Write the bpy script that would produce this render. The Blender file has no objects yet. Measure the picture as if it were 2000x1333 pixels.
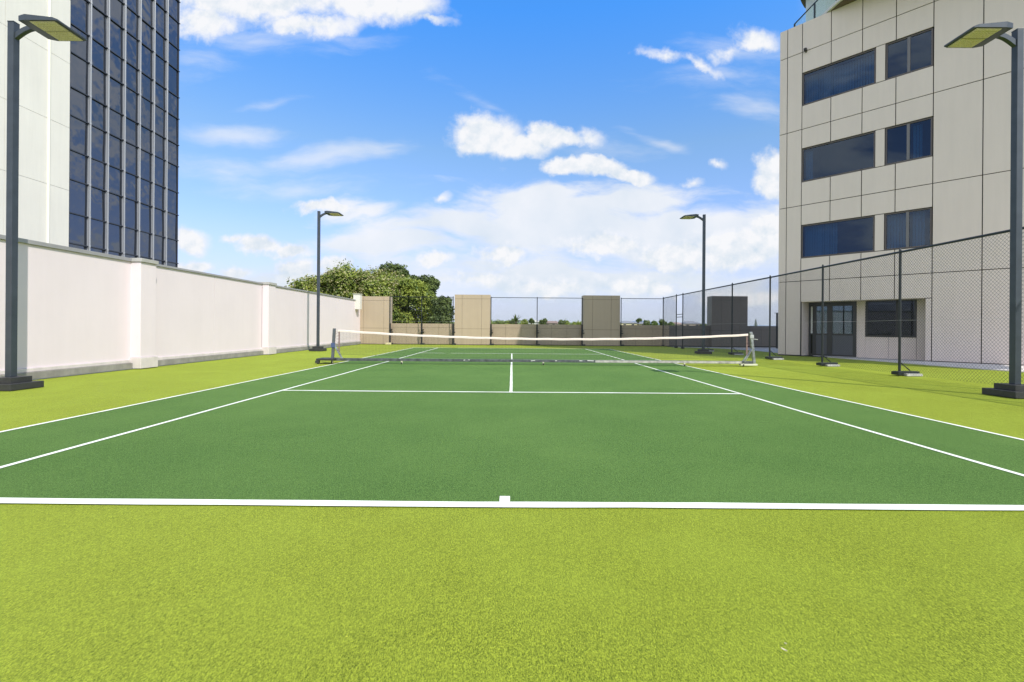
import bpy, bmesh, math, random
import numpy as np
from mathutils import Vector, Matrix

random.seed(7)
S = bpy.context.scene
C = S.collection
PI = math.pi

# ------------------------------------------------------------------ camera
EYE = 1.155
cam_d = bpy.data.cameras.new("camera")
cam = bpy.data.objects.new("camera", cam_d)
C.objects.link(cam)
cam_d.sensor_width = 36.0
cam_d.lens = 941.5 / 2000 * 36
cam_d.shift_y = -26.1 / 2000
cam_d.clip_start = 0.05
cam_d.clip_end = 5000
cam.matrix_world = Matrix.Translation((0, 0, EYE)) @ Matrix.Rotation(PI / 2, 4, 'X') @ Matrix.Rotation(0.0075, 4, 'Z')
S.camera = cam

# ------------------------------------------------------------------ render look
S.view_settings.view_transform = 'Standard'
S.view_settings.look = 'None'
S.view_settings.exposure = 0.6
S.view_settings.gamma = 1.0
S.render.resolution_x = 1024
S.render.resolution_y = 682

# ------------------------------------------------------------------ sun
SUN_EL = math.radians(46)
SUN_H = Vector((0.655, -0.756, 0)).normalized()            # towards the sun, flat
sun_dir = Vector((SUN_H.x * math.cos(SUN_EL), SUN_H.y * math.cos(SUN_EL), math.sin(SUN_EL)))
sd = bpy.data.lights.new("sun", 'SUN')
sd.energy = 3.2
sd.angle = math.radians(0.42)
sd.color = (1.0, 0.93, 0.84)
so = bpy.data.objects.new("sun", sd)
C.objects.link(so)
so.rotation_euler = sun_dir.to_track_quat('Z', 'Y').to_euler()
so.location = (10, -10, 30)

# ------------------------------------------------------------------ world: sky and clouds
W = bpy.data.worlds.new("World")
S.world = W
W.use_nodes = True
wt = W.node_tree
wt.nodes.clear()
WN = wt.nodes
WL = wt.links


class NT:
    """small helper to write node maths"""
    def __init__(s, tree):
        s.t = tree

    def new(s, typ, **kw):
        n = s.t.nodes.new(typ)
        for k, v in kw.items():
            setattr(n, k, v)
        return n

    def put(s, sock, v):
        if isinstance(v, bpy.types.NodeSocket):
            s.t.links.new(v, sock)
        elif v is not None:
            sock.default_value = v

    def m(s, op, a, b=None, c=None, clamp=False):
        n = s.new('ShaderNodeMath', operation=op, use_clamp=clamp)
        s.put(n.inputs[0], a)
        if b is not None:
            s.put(n.inputs[1], b)
        if c is not None:
            s.put(n.inputs[2], c)
        return n.outputs[0]

    def v(s, op, a, b=None, scale=None):
        n = s.new('ShaderNodeVectorMath', operation=op)
        s.put(n.inputs[0], a)
        if b is not None:
            s.put(n.inputs[1], b)
        if scale is not None:
            s.put(n.inputs['Scale'], scale)
        return n.outputs['Value'] if op in ('LENGTH', 'DOT_PRODUCT') else n.outputs[0]

    def xyz(s, x, y, z):
        n = s.new('ShaderNodeCombineXYZ')
        for i, q in enumerate((x, y, z)):
            s.put(n.inputs[i], q)
        return n.outputs[0]

    def sep(s, vec):
        n = s.new('ShaderNodeSeparateXYZ')
        s.put(n.inputs[0], vec)
        return n.outputs

    def noise(s, vec, scale, detail=5, rough=0.55, dist=0.0, lac=2.0):
        n = s.new('ShaderNodeTexNoise')
        s.put(n.inputs['Vector'], vec)
        n.inputs['Scale'].default_value = scale
        n.inputs['Detail'].default_value = detail
        n.inputs['Roughness'].default_value = rough
        n.inputs['Lacunarity'].default_value = lac
        n.inputs['Distortion'].default_value = dist
        return n.outputs['Fac'], n.outputs['Color']

    def rng(s, val, a, b, c=0.0, d=1.0, smooth=True):
        n = s.new('ShaderNodeMapRange', clamp=True)
        n.interpolation_type = 'SMOOTHSTEP' if smooth else 'LINEAR'
        s.put(n.inputs['Value'], val)
        n.inputs['From Min'].default_value = a
        n.inputs['From Max'].default_value = b
        n.inputs['To Min'].default_value = c
        n.inputs['To Max'].default_value = d
        return n.outputs['Result']

    def mix(s, f, a, b):
        n = s.new('ShaderNodeMix', data_type='RGBA')
        s.put(n.inputs[0], f)
        s.put(n.inputs[6], a)
        s.put(n.inputs[7], b)
        return n.outputs[2]

    def mul(s, a, b):
        n = s.new('ShaderNodeMix', data_type='RGBA', blend_type='MULTIPLY')
        n.inputs[0].default_value = 1.0
        s.put(n.inputs[6], a)
        s.put(n.inputs[7], b)
        return n.outputs[2]

    def mapping(s, vec, loc, rot, scale, typ='TEXTURE'):
        n = s.new('ShaderNodeMapping', vector_type=typ)
        s.put(n.inputs['Vector'], vec)
        n.inputs['Location'].default_value = loc
        n.inputs['Rotation'].default_value = rot
        n.inputs['Scale'].default_value = scale
        return n.outputs[0]


w = NT(wt)
sky = w.new('ShaderNodeTexSky', sky_type='NISHITA')
sky.sun_disc = False
sky.sun_elevation = SUN_EL
sky.sun_rotation = math.atan2(SUN_H.x, SUN_H.y)
sky.altitude = 20
sky.air_density = 1.0
sky.dust_density = 0.6
sky.ozone_density = 1.6
tc = w.new('ShaderNodeTexCoord')
D3 = tc.outputs['Generated']
dx, dy, dz = w.sep(D3)
dyc = w.m('MAXIMUM', dy, 0.12)
px = w.m('DIVIDE', dx, dyc)
pz = w.m('DIVIDE', dz, dyc)
P = w.xyz(px, pz, 0.0)
front = w.m('MULTIPLY', w.rng(dy, 0.15, 0.35), w.m('MULTIPLY', w.rng(px, 0.58, 0.70, 1, 0), w.rng(px, -0.85, -0.74)))
_, ncol = w.noise(P, 7.0, 6, 0.6)
warp = w.v('SCALE', w.v('SUBTRACT', ncol, (0.5, 0.5, 0.5)), scale=0.055)
_, ncolf = w.noise(P, 26.0, 4, 0.6)
PW = w.v('ADD', w.v('ADD', P, warp), w.v('SCALE', w.v('SUBTRACT', ncolf, (0.5, 0.5, 0.5)), scale=0.030))
_, ncol2 = w.noise(P, 3.0, 4, 0.5)
PS = w.v('ADD', P, w.v('SCALE', w.v('SUBTRACT', ncol2, (0.5, 0.5, 0.5)), scale=0.12))


def field(vec, ells):
    out = None
    for (u, v_, ru, rv, rot, wgt) in ells:
        cx = (u - 1000) / 941.5
        cz = (640.4 - v_) / 941.5 + 0.0075 * cx
        q = w.mapping(vec, (cx, cz, 0), (0, 0, math.radians(rot)), (ru / 941.5, rv / 941.5, 1))
        f = w.m('MULTIPLY', w.m('SUBTRACT', 1.0, w.v('LENGTH', q)), wgt)
        out = f if out is None else w.m('MAXIMUM', out, f)
    return out


# towering and fair-weather cumulus: direction, size, tilt, weight
CUM = [(950, 262, 92, 64, 0, 1), (1000, 285, 100, 34, 0, 1), (940, 284, 72, 34, 0, 1), (1085, 262, 85, 24, -12, .9),
       (1148, 268, 46, 26, 0, .45), (1060, 272, 70, 26, 0, .8), (1105, 322, 62, 22, 0, .9), (1170, 320, 66, 24, -10, 1), (1225, 342, 62, 20, -12, .95),
       (500, -14, 260, 74, 0, 1), (720, -10, 165, 66, -8, 1), (400, 40, 120, 44, 0, .7), (832, 32, 55, 16, -10, .6),
       (600, 46, 130, 34, 0, .7),
       (1478, 84, 66, 34, -15, .62), (1300, 104, 66, 16, -6, .38), (1362, 122, 62, 15, -28, .42), (1420, 102, 90, 22, 8, .34),
       (1510, 350, 52, 66, 0, 1), (1525, 440, 100, 46, 20, 1), (1400, 326, 22, 14, -20, .4), (1352, 360, 30, 13, 0, .38),
       (632, 406, 84, 22, -3, .9), (505, 476, 76, 26, -6, .9), (572, 488, 56, 22, 0, .8), (375, 468, 48, 30, -20, .8),
       (452, 466, 30, 14, 0, .6), (578, 530, 48, 40, 0, .9), (655, 520, 46, 24, 0, .8), (370, 522, 66, 18, 0, .8),
       (458, 532, 46, 18, 0, .7), (858, 386, 24, 14, 0, .4), (855, 505, 60, 26, 0, .6), (985, 500, 90, 34, 0, .75),
       (1180, 480, 110, 40, 0, .9), (1320, 500, 120, 50, 0, .9), (1440, 490, 120, 60, 0, 1), (1250, 560, 120, 30, 0, .8),
       (1080, 560, 150, 30, 0, .7), (940, 545, 100, 24, 0, .7), (1460, 580, 120, 26, 0, .7)]
# high veils and the broad anvil over the horizon
VEIL = [(1080, 440, 330, 76, 0, 1), (1180, 402, 260, 34, 3, 1), (860, 430, 200, 40, 8, 1), (1330, 470, 300, 90, 0, 1),
        (800, 470, 180, 34, 0, .9), (1050, 385, 160, 22, 4, .9), (1450, 450, 200, 60, 10, .9), (730, 415, 120, 24, 0, .7),
        (1100, 540, 560, 60, 0, .8), (560, 560, 300, 40, 0, .5)]
WISP = [(440, 268, 130, 30, -3, .8), (650, 308, 230, 30, 6, .75), (430, 335, 200, 36, 0, .6), (760, 290, 120, 22, 8, .5),
        (520, 215, 70, 14, 8, .45), (1470, 205, 120, 44, 0, .55), (1290, 290, 90, 16, -25, .6), (1400, 150, 190, 46, 0, .4),
        (950, 205, 120, 16, -25, .3), (380, 130, 120, 60, 0, .4), (600, 370, 240, 30, 0, .5), (1200, 300, 160, 30, 0, .35), (1430, 100, 150, 40, 0, .5), (500, 80, 300, 40, 0, .5)]

fa, _ = w.noise(P, 13.0, 9, 0.6)
fb, _ = w.noise(w.v('ADD', P, (-0.008, 0.016, 0.0)), 13.0, 9, 0.6)
fc = field(PW, CUM)
cum = w.m('ADD', fc, w.m('MULTIPLY', w.m('SUBTRACT', fa, 0.5), 1.05))
cumA = w.rng(cum, 0.0, 0.50)
# streaky noise for veils, stretched sideways
sx, _ = w.noise(w.mapping(PS, (0, 0, 0), (0, 0, math.radians(4)), (5, 19, 1), 'POINT'), 1.0, 7, 0.6)
sy, _ = w.noise(w.mapping(PS, (3, 1, 0), (0, 0, math.radians(-6)), (4.5, 11, 1), 'POINT'), 1.0, 6, 0.55)
veil = w.m('ADD', field(PS, VEIL), w.m('MULTIPLY', w.m('ADD', w.m('MULTIPLY', w.m('SUBTRACT', sx, 0.5), 0.6), w.m('MULTIPLY', w.m('SUBTRACT', sy, 0.5), 0.6)), 2.6))
veilA = w.rng(veil, -0.12, 0.55, 0, 0.93)
wisp = w.m('ADD', field(PS, WISP), w.m('MULTIPLY', w.m('SUBTRACT', sx, 0.5), 1.3))
wispA = w.rng(wisp, 0.0, 0.85, 0, 0.6)
# the rest of the sky, behind the camera and overhead: scattered streaky cloud
gx, _ = w.noise(w.mapping(D3, (0, 0, 0), (0, 0, 0), (4.0, 4.0, 13.0), 'POINT'), 1.0, 8, 0.62, 0.6)
genA = w.rng(gx, 0.42, 0.58, 0.12, 0.95)
alpha = w.m('MAXIMUM', w.m('MAXIMUM', cumA, veilA), wispA)
alpha = w.m('ADD', w.m('MULTIPLY', alpha, front), w.m('MULTIPLY', genA, w.m('SUBTRACT', 1.0, front)), clamp=True)
# relief: brighter where the cloud thins upwards, greyer below
rel = w.m('MULTIPLY', w.m('SUBTRACT', fa, fb), 3.2)
lowf, _ = w.noise(P, 5.5, 5, 0.55)
shade = w.m('ADD', w.m('ADD', 0.74, rel), w.m('MULTIPLY', w.m('SUBTRACT', lowf, 0.5), 0.9))
shade = w.m('ADD', shade, w.rng(pz, 0.0, 0.4, -0.10, 0.16, False), clamp=True)
CLOUD_HI = (4.75, 4.8, 4.95, 1)
CLOUD_LO = (3.1, 3.7, 4.3, 1)
lowg, _ = w.noise(PS, 8.0, 3, 0.5)
vshade = w.m('ADD', 0.72, w.m('MULTIPLY', w.m('SUBTRACT', w.m('ADD', lowf, lowg), 1.0), 1.1))
vshade = w.m('ADD', vshade, w.rng(pz, 0.02, 0.3, -0.30, 0.12, False), clamp=True)
shade = w.m('ADD', w.m('MULTIPLY', shade, cumA), w.m('MULTIPLY', vshade, w.m('SUBTRACT', 1.0, cumA)))
cloudc = w.mix(shade, CLOUD_LO, CLOUD_HI)
# unseen cloud behind the camera, boosted brighter and warmer as fill for shaded faces
back = w.rng(dy, -0.5, 0.1, 1, 0)
cloudc = w.mul(cloudc, w.mix(back, (1, 1, 1, 1), (1.85, 1.72, 1.52, 1)))
# sky colour: Nishita, tinted as the photograph's camera rendered it
tint = w.mix(w.rng(dz, 0.05, 0.34, 0, 1, False), (0.76, 0.65, 0.96, 1), (0.76, 0.92, 1.02, 1))
tint = w.mix(w.rng(dz, 0.34, 0.55, 0, 1, False), tint, (0.38, 1.02, 1.62, 1))
skyc = w.v('SCALE', w.mul(sky.outputs['Color'], tint), scale=1.07)
skyc = w.mix(w.rng(dz, -0.01, 0.20, 0.92, 0, False), skyc, (2.95, 3.6, 4.35, 1))
final = w.mix(alpha, skyc, cloudc)
bg = w.new('ShaderNodeBackground')
bg.inputs['Strength'].default_value = 0.13
WL.new(final, bg.inputs['Color'])
wo = w.new('ShaderNodeOutputWorld')
WL.new(bg.outputs[0], wo.inputs[0])

# ------------------------------------------------------------------ materials
MATS = {}


def mat(name, col, rough=0.6, metal=0.0, var=0.0, vscale=4.0, bump=0.0, bscale=60.0, streak=0.0, spec=0.5, sheen=0.0, coat=0.0):
    if name in MATS:
        return MATS[name]
    m = bpy.data.materials.new(name)
    m.use_nodes = True
    t = NT(m.node_tree)
    b = m.node_tree.nodes['Principled BSDF']
    b.inputs['Roughness'].default_value = rough
    b.inputs['Metallic'].default_value = metal
    b.inputs['Specular IOR Level'].default_value = spec
    b.inputs['Sheen Weight'].default_value = sheen
    b.inputs['Coat Weight'].default_value = coat
    co = t.new('ShaderNodeTexCoord').outputs['Object']
    base = (*col, 1)
    out = None
    if var:
        n, _ = t.noise(co, vscale, 6, 0.6)
        f = t.rng(n, 0.3, 0.7, 1 - var, 1 + var, False)
        out = t.v('SCALE', base[:3], scale=f)
    if streak:
        n, _ = t.noise(t.mapping(co, (0, 0, 0), (0, 0, 0), (5, 5, 0.35), 'POINT'), 1.0, 6, 0.65)
        f = t.rng(n, 0.35, 0.75, 1.0, 1 - streak, False)
        out = t.v('SCALE', out if out is not None else base[:3], scale=f)
    if out is not None:
        m.node_tree.links.new(out, b.inputs['Base Color'])
    else:
        b.inputs['Base Color'].default_value = base
    if bump:
        n, _ = t.noise(co, bscale, 4, 0.6)
        bn = t.new('ShaderNodeBump')
        bn.inputs['Strength'].default_value = bump
        bn.inputs['Distance'].default_value = 0.01
        t.put(bn.inputs['Height'], n)
        m.node_tree.links.new(bn.outputs[0], b.inputs['Normal'])
        if not var:
            pass
    MATS[name] = m
    return m


def turf(name, lo, hi, dry, sheen=0.0):
    """short artificial grass: fibre-scale speckle, brushed drifts, worn paler drifts"""
    m = bpy.data.materials.new(name)
    m.use_nodes = True
    t = NT(m.node_tree)
    b = m.node_tree.nodes['Principled BSDF']
    g = t.new('ShaderNodeNewGeometry').outputs['Position']
    gs = t.mapping(g, (0, 0, 0), (0, 0, 0), (1.0, 0.42, 1.0), 'POINT')      # pile brushed along the court
    f1, _ = t.noise(gs, 330.0, 2, 0.7)
    f2, _ = t.noise(gs, 170.0, 3, 0.8)
    f0, _ = t.noise(gs, 30.0, 3, 0.6)
    f3, _ = t.noise(g, 1.3, 5, 0.6, 0.5)
    f4, _ = t.noise(g, 0.32, 3, 0.5)
    grain = t.m('ADD', t.m('MULTIPLY', t.rng(f1, 0.38, 0.62, 0, 1, False), 0.50), t.m('MULTIPLY', t.rng(f2, 0.40, 0.60, 0, 1, False), 0.47))
    grain = t.m('ADD', grain, t.m('MULTIPLY', t.rng(f0, 0.33, 0.67, 0, 1, False), 0.03))
    c = t.mix(grain, (*lo, 1), (*hi, 1))
    drift = t.m('ADD', t.m('MULTIPLY', t.rng(f3, 0.38, 0.7, 0, 1), 0.16), t.m('MULTIPLY', t.rng(f4, 0.35, 0.7, 0, 1), 0.26))
    c = t.mix(drift, c, (*dry, 1))
    # odd bright fibres and sand
    f5, _ = t.noise(g, 75.0, 2, 0.5)
    c = t.mix(t.rng(f5, 0.735, 0.78, 0, 0.55), c, (min(1, hi[0] * 1.9), min(1, hi[1] * 1.6), hi[2] * 2.2, 1))
    m.node_tree.links.new(c, b.inputs['Base Color'])
    b.inputs['Roughness'].default_value = 0.85
    b.inputs['Specular IOR Level'].default_value = 0.12
    b.inputs['Sheen Weight'].default_value = sheen
    b.inputs['Sheen Roughness'].default_value = 0.45
    b.inputs['Sheen Tint'].default_value = (0.92, 1.0, 0.30, 1)
    bn = t.new('ShaderNodeBump')
    bn.inputs['Strength'].default_value = 0.9
    bn.inputs['Distance'].default_value = 0.004
    t.put(bn.inputs['Height'], grain)
    m.node_tree.links.new(bn.outputs[0], b.inputs['Normal'])
    MATS[name] = m
    return m


turf_lime = turf('turf_lime', (0.030, 0.060, 0.002), (0.415, 0.490, 0.042), (0.33, 0.425, 0.045), 0.10)
turf_dark = turf('turf_dark', (0.012, 0.050, 0.009), (0.165, 0.300, 0.070), (0.150, 0.26, 0.062))


def line_mat():
    m = bpy.data.materials.new('line_fibre')
    m.use_nodes = True
    t = NT(m.node_tree)
    b = m.node_tree.nodes['Principled BSDF']
    g = t.new('ShaderNodeNewGeometry').outputs['Position']
    f1, _ = t.noise(g, 120.0, 3, 0.7)
    f2, _ = t.noise(g, 2.0, 4, 0.6)
    f = t.m('ADD', t.m('MULTIPLY', f1, 0.5), t.m('MULTIPLY', f2, 0.5))
    c = t.mix(t.rng(f, 0.3, 0.6, 0, 1, False), (0.52, 0.58, 0.42, 1), (0.84, 0.86, 0.78, 1))
    m.node_tree.links.new(c, b.inputs['Base Color'])
    b.inputs['Roughness'].default_value = 0.9
    MATS['line'] = m
    return m


line_m = line_mat()
paving_m = mat('paving', (0.42, 0.42, 0.42), 0.8, var=0.10, vscale=1.2, bump=0.2)
render_m = mat('white_render', (0.695, 0.618, 0.642), 0.9, var=0.02, vscale=0.9, bump=0.15, bscale=90, streak=0.03)
coping_m = mat('zinc_coping', (0.30, 0.295, 0.30), 0.5, metal=0.1, var=0.1, vscale=2)
plinth_m = mat('plinth_concrete', (0.27, 0.26, 0.235), 0.9, var=0.2, vscale=3.5, bump=0.4, bscale=40, streak=0.2)
plinth_w = mat('plinth_paint', (0.60, 0.55, 0.53), 0.9, var=0.12, vscale=3.5, bump=0.3, bscale=40, streak=0.12)
dark_m = mat('shadow_gap', (0.02, 0.02, 0.02), 0.9)
steel_m = mat('charcoal_steel', (0.048, 0.060, 0.075), 0.42, metal=0.25, var=0.15, vscale=5)
steel_box = mat('base_steel', (0.035, 0.036, 0.036), 0.55, metal=0.1, var=0.25, vscale=8)
led_m = mat('led_lens', (0.72, 0.62, 0.46), 0.35, var=0.25, vscale=60)
fence_m = mat('fence_powdercoat', (0.018, 0.024, 0.028), 0.4, metal=0.2)
wire_m = mat('fence_wire', (0.020, 0.022, 0.022), 0.5, metal=0.2)
wirew_m = mat('tension_wire', (0.5, 0.5, 0.5), 0.4, metal=0.5)
concrete_m = mat('concrete_pad', (0.42, 0.42, 0.40), 0.9, var=0.2, vscale=9, bump=0.4)
clad_m = mat('beige_cladding', (0.705, 0.606, 0.555), 0.38, metal=0.0, var=0.02, vscale=0.6, streak=0.05, spec=0.5)
col_m = mat('tan_cladding', (0.41, 0.328, 0.235), 0.5, var=0.03, vscale=1.0, streak=0.06)
col_dark = mat('bronze_cladding', (0.17, 0.152, 0.132), 0.45, var=0.05, vscale=1.0, streak=0.06)
backing_m = mat('joint_backing', (0.025, 0.022, 0.02), 0.9)
frame_m = mat('window_frame', (0.105, 0.090, 0.085), 0.45, metal=0.3)
frame_l = mat('window_frame_pale', (0.16, 0.155, 0.16), 0.45, metal=0.3)
dkframe_m = mat('door_frame', (0.035, 0.035, 0.04), 0.4, metal=0.2)
curtain_m = mat('curtain', (0.72, 0.76, 0.80), 0.9)
white_m = mat('white_panel', (0.72, 0.70, 0.62), 0.7, var=0.03, vscale=0.5, streak=0.06)
mull_m = mat('mullion', (0.31, 0.325, 0.35), 0.4, metal=0.1, streak=0.15)
tran_m = mat('transom', (0.03, 0.035, 0.05), 0.4)
band_m = mat('net_band', (0.76, 0.66, 0.59), 0.85, var=0.06, vscale=9, bump=0.3)
netw_m = mat('net_cord', (0.035, 0.036, 0.035), 0.8)
alu_m = mat('worn_aluminium', (0.30, 0.32, 0.33), 0.38, metal=0.6, var=0.5, vscale=9)
bar_m = mat('scuffed_steel', (0.10, 0.11, 0.11), 0.5, metal=0.4, var=0.55, vscale=7)
tyre_m = mat('rubber', (0.03, 0.03, 0.03), 0.8)
hub_m = mat('caster_hub', (0.62, 0.60, 0.42), 0.5)
bark_m = mat('bark', (0.12, 0.09, 0.065), 0.9, var=0.3, vscale=3)
lawn_m = mat('far_ground', (0.10, 0.15, 0.045), 0.95, var=0.4, vscale=0.02)


def glass(name, col, rough=0.03, metal=0.9, wob=0.02):
    m = bpy.data.materials.new(name)
    m.use_nodes = True
    t = NT(m.node_tree)
    b = m.node_tree.nodes['Principled BSDF']
    b.inputs['Base Color'].default_value = (*col, 1)
    b.inputs['Metallic'].default_value = metal
    b.inputs['Roughness'].default_value = rough
    co = t.new('ShaderNodeTexCoord').outputs['Object']
    n, _ = t.noise(co, 0.9, 2, 0.4)
    bn = t.new('ShaderNodeBump')
    bn.inputs['Strength'].default_value = wob
    bn.inputs['Distance'].default_value = 0.3
    t.put(bn.inputs['Height'], n)
    m.node_tree.links.new(bn.outputs[0], b.inputs['Normal'])
    MATS[name] = m
    return m


tower_glass = glass('tower_glass', (0.135, 0.15, 0.18), 0.02, 0.95, 0.10)


def clear_glass(name, tintc, refl=0.35, dens=0.5):
    """window glass: mirror-like coat over a see-through tinted pane"""
    m = bpy.data.materials.new(name)
    m.use_nodes = True
    nt = m.node_tree
    nt.nodes.clear()
    t = NT(nt)
    gl = t.new('ShaderNodeBsdfGlossy')
    gl.inputs['Color'].default_value = (0.52, 0.62, 0.80, 1)
    gl.inputs['Roughness'].default_value = 0.02
    tr = t.new('ShaderNodeBsdfTransparent')
    tr.inputs['Color'].default_value = (*tintc, 1)
    fr = t.new('ShaderNodeFresnel')
    fr.inputs['IOR'].default_value = 1.5
    f = t.m('ADD', t.m('MULTIPLY', fr.outputs[0], 1.2), refl, clamp=True)
    mx = t.new('ShaderNodeMixShader')
    t.put(mx.inputs[0], f)
    nt.links.new(tr.outputs[0], mx.inputs[1])
    nt.links.new(gl.outputs[0], mx.inputs[2])
    o = t.new('ShaderNodeOutputMaterial')
    nt.links.new(mx.outputs[0], o.inputs[0])
    MATS[name] = m
    return m


pane_m = clear_glass('blue_window_glass', (0.36, 0.54, 0.68), 0.01)
dpane_m = clear_glass('door_glass', (0.50, 0.72, 0.66), 0.13)
lowpane_m = clear_glass('dark_window_glass', (0.22, 0.24, 0.26), 0.0)


def frosted(name):
    m = bpy.data.materials.new(name)
    m.use_nodes = True
    nt = m.node_tree
    nt.nodes.clear()
    t = NT(nt)
    df = t.new('ShaderNodeBsdfDiffuse')
    df.inputs['Color'].default_value = (0.72, 0.84, 0.82, 1)
    tr = t.new('ShaderNodeBsdfTransparent')
    tr.inputs['Color'].default_value = (0.93, 0.98, 0.97, 1)
    mx = t.new('ShaderNodeMixShader')
    mx.inputs[0].default_value = 0.16
    nt.links.new(tr.outputs[0], mx.inputs[1])
    nt.links.new(df.outputs[0], mx.inputs[2])
    o = t.new('ShaderNodeOutputMaterial')
    nt.links.new(mx.outputs[0], o.inputs[0])
    return m


bal_m = frosted('balustrade_glass')
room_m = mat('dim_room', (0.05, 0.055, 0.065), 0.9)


def leafmat(name, c1, c2, scale=1.4, trans=0.35):
    m = bpy.data.materials.new(name)
    m.use_nodes = True
    nt = m.node_tree
    t = NT(nt)
    b = nt.nodes['Principled BSDF']
    g = t.new('ShaderNodeNewGeometry')
    n, _ = t.noise(g.outputs['Position'], scale, 4, 0.65)
    n2, _ = t.noise(g.outputs['Position'], scale * 6, 2, 0.5)
    f = t.m('ADD', t.m('MULTIPLY', n, 0.6), t.m('MULTIPLY', n2, 0.4))
    c = t.mix(t.rng(f, 0.36, 0.64, 0, 1, False), (*c1, 1), (*c2, 1))
    nt.links.new(c, b.inputs['Base Color'])
    b.inputs['Roughness'].default_value = 0.55
    tl = t.new('ShaderNodeBsdfTranslucent')
    nt.links.new(c, tl.inputs['Color'])
    mx = t.new('ShaderNodeMixShader')
    mx.inputs[0].default_value = trans
    nt.links.new(b.outputs[0], mx.inputs[1])
    nt.links.new(tl.outputs[0], mx.inputs[2])
    nt.links.new(mx.outputs[0], nt.nodes['Material Output'].inputs['Surface'])
    MATS[name] = m
    return m


leaf_yel = leafmat('leaf_yellowgreen', (0.085, 0.145, 0.022), (0.42, 0.48, 0.08), 0.8)
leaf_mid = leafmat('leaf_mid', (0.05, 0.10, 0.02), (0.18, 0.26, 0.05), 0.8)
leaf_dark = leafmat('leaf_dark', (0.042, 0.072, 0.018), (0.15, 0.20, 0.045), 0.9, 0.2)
bloom_m = leafmat('blossom', (0.30, 0.26, 0.12), (0.56, 0.54, 0.27), 1.5)


# ------------------------------------------------------------------ mesh helpers
class MB:
    def __init__(s):
        s.v = []
        s.f = []
        s.smooth = False

    def add(s, vs, fs):
        o = len(s.v)
        s.v.extend([tuple(p) for p in vs])
        s.f.extend([tuple(i + o for i in f) for f in fs])
        return s

    def box(s, x0, x1, y0, y1, z0, z1, fr=None):
        vs = [(x, y, z) for x in (x0, x1) for y in (y0, y1) for z in (z0, z1)]
        if fr:
            vs = [fr(*p) for p in vs]
        return s.add(vs, [(0, 1, 3, 2), (4, 6, 7, 5), (0, 4, 5, 1), (2, 3, 7, 6), (0, 2, 6, 4), (1, 5, 7, 3)])

    def tube(s, a, b, r, n=8, r2=None, cap=True):
        a = Vector(a)
        b = Vector(b)
        d = (b - a).normalized()
        up = Vector((0, 0, 1)) if abs(d.z) < 0.95 else Vector((1, 0, 0))
        x = d.cross(up).normalized()
        y = d.cross(x)
        r2 = r if r2 is None else r2
        vs = []
        for i in range(n):
            t = 2 * PI * (i + .5) / n
            o = x * math.cos(t) + y * math.sin(t)
            vs.append(a + o * r)
            vs.append(b + o * r2)
        fs = [(2 * i, 2 * ((i + 1) % n), 2 * ((i + 1) % n) + 1, 2 * i + 1) for i in range(n)]
        if cap:
            fs.append(tuple(2 * i for i in range(n))[::-1])
            fs.append(tuple(2 * i + 1 for i in range(n)))
        return s.add(vs, fs)

    def path(s, pts, r, n=8):
        for a, b in zip(pts[:-1], pts[1:]):
            s.tube(a, b, r, n)
        return s

    def prism(s, poly, z0, z1):
        n = len(poly)
        vs = [(x, y, z0) for x, y in poly] + [(x, y, z1) for x, y in poly]
        fs = [tuple(range(n))[::-1], tuple(range(n, 2 * n))] + [(i, (i + 1) % n, (i + 1) % n + n, i + n) for i in range(n)]
        return s.add(vs, fs)

    def build(s, name, m, parent=None, bevel=0.0, smooth=False):
        me = bpy.data.meshes.new(name)
        me.from_pydata(s.v, [], s.f)
        bm = bmesh.new()
        bm.from_mesh(me)
        bmesh.ops.recalc_face_normals(bm, faces=bm.faces)
        if bevel:
            bmesh.ops.bevel(bm, geom=[e for e in bm.edges if e.is_manifold and e.calc_face_angle(0) > 0.5],
                            offset=bevel, segments=2, affect='EDGES', profile=0.6)
        bm.to_mesh(me)
        bm.free()
        if smooth:
            for p in me.polygons:
                p.use_smooth = True
        o = bpy.data.objects.new(name, me)
        me.materials.append(m)
        C.objects.link(o)
        if parent:
            o.parent = parent
            q = parent
            pm = Matrix.Identity(4)
            while q:
                pm = (q.matrix_parent_inverse @ q.matrix_basis if q.parent else q.matrix_basis) @ pm
                q = q.parent
            o.matrix_parent_inverse = pm.inverted()
        return o


def tag(o, label=None, cat=None, group=None, kind=None):
    if label:
        o['label'] = label
    if cat:
        o['category'] = cat
    if group:
        o['group'] = group
    if kind:
        o['kind'] = kind
    return o


def thing(name, loc, label, cat, group=None):
    o = bpy.data.objects.new(name, None)
    o.empty_display_size = 0.2
    C.objects.link(o)
    o.location = loc
    return tag(o, label, cat, group)


def struct(o):
    return tag(o, kind='structure')


# ------------------------------------------------------------------ ground, podium, court
NB, NET, FB = 3.152, 15.04, 26.92          # near baseline, net, far baseline
S1, S2 = 8.64, 21.44                       # service lines
REAR = 31.9                                # front of the rear parapet

g = MB()
g.add([(-3000, -3000, -14), (3000, -3000, -14), (3000, 3000, -14), (-3000, 3000, -14)], [(0, 1, 2, 3)])
struct(g.build('ground', lawn_m))

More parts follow.
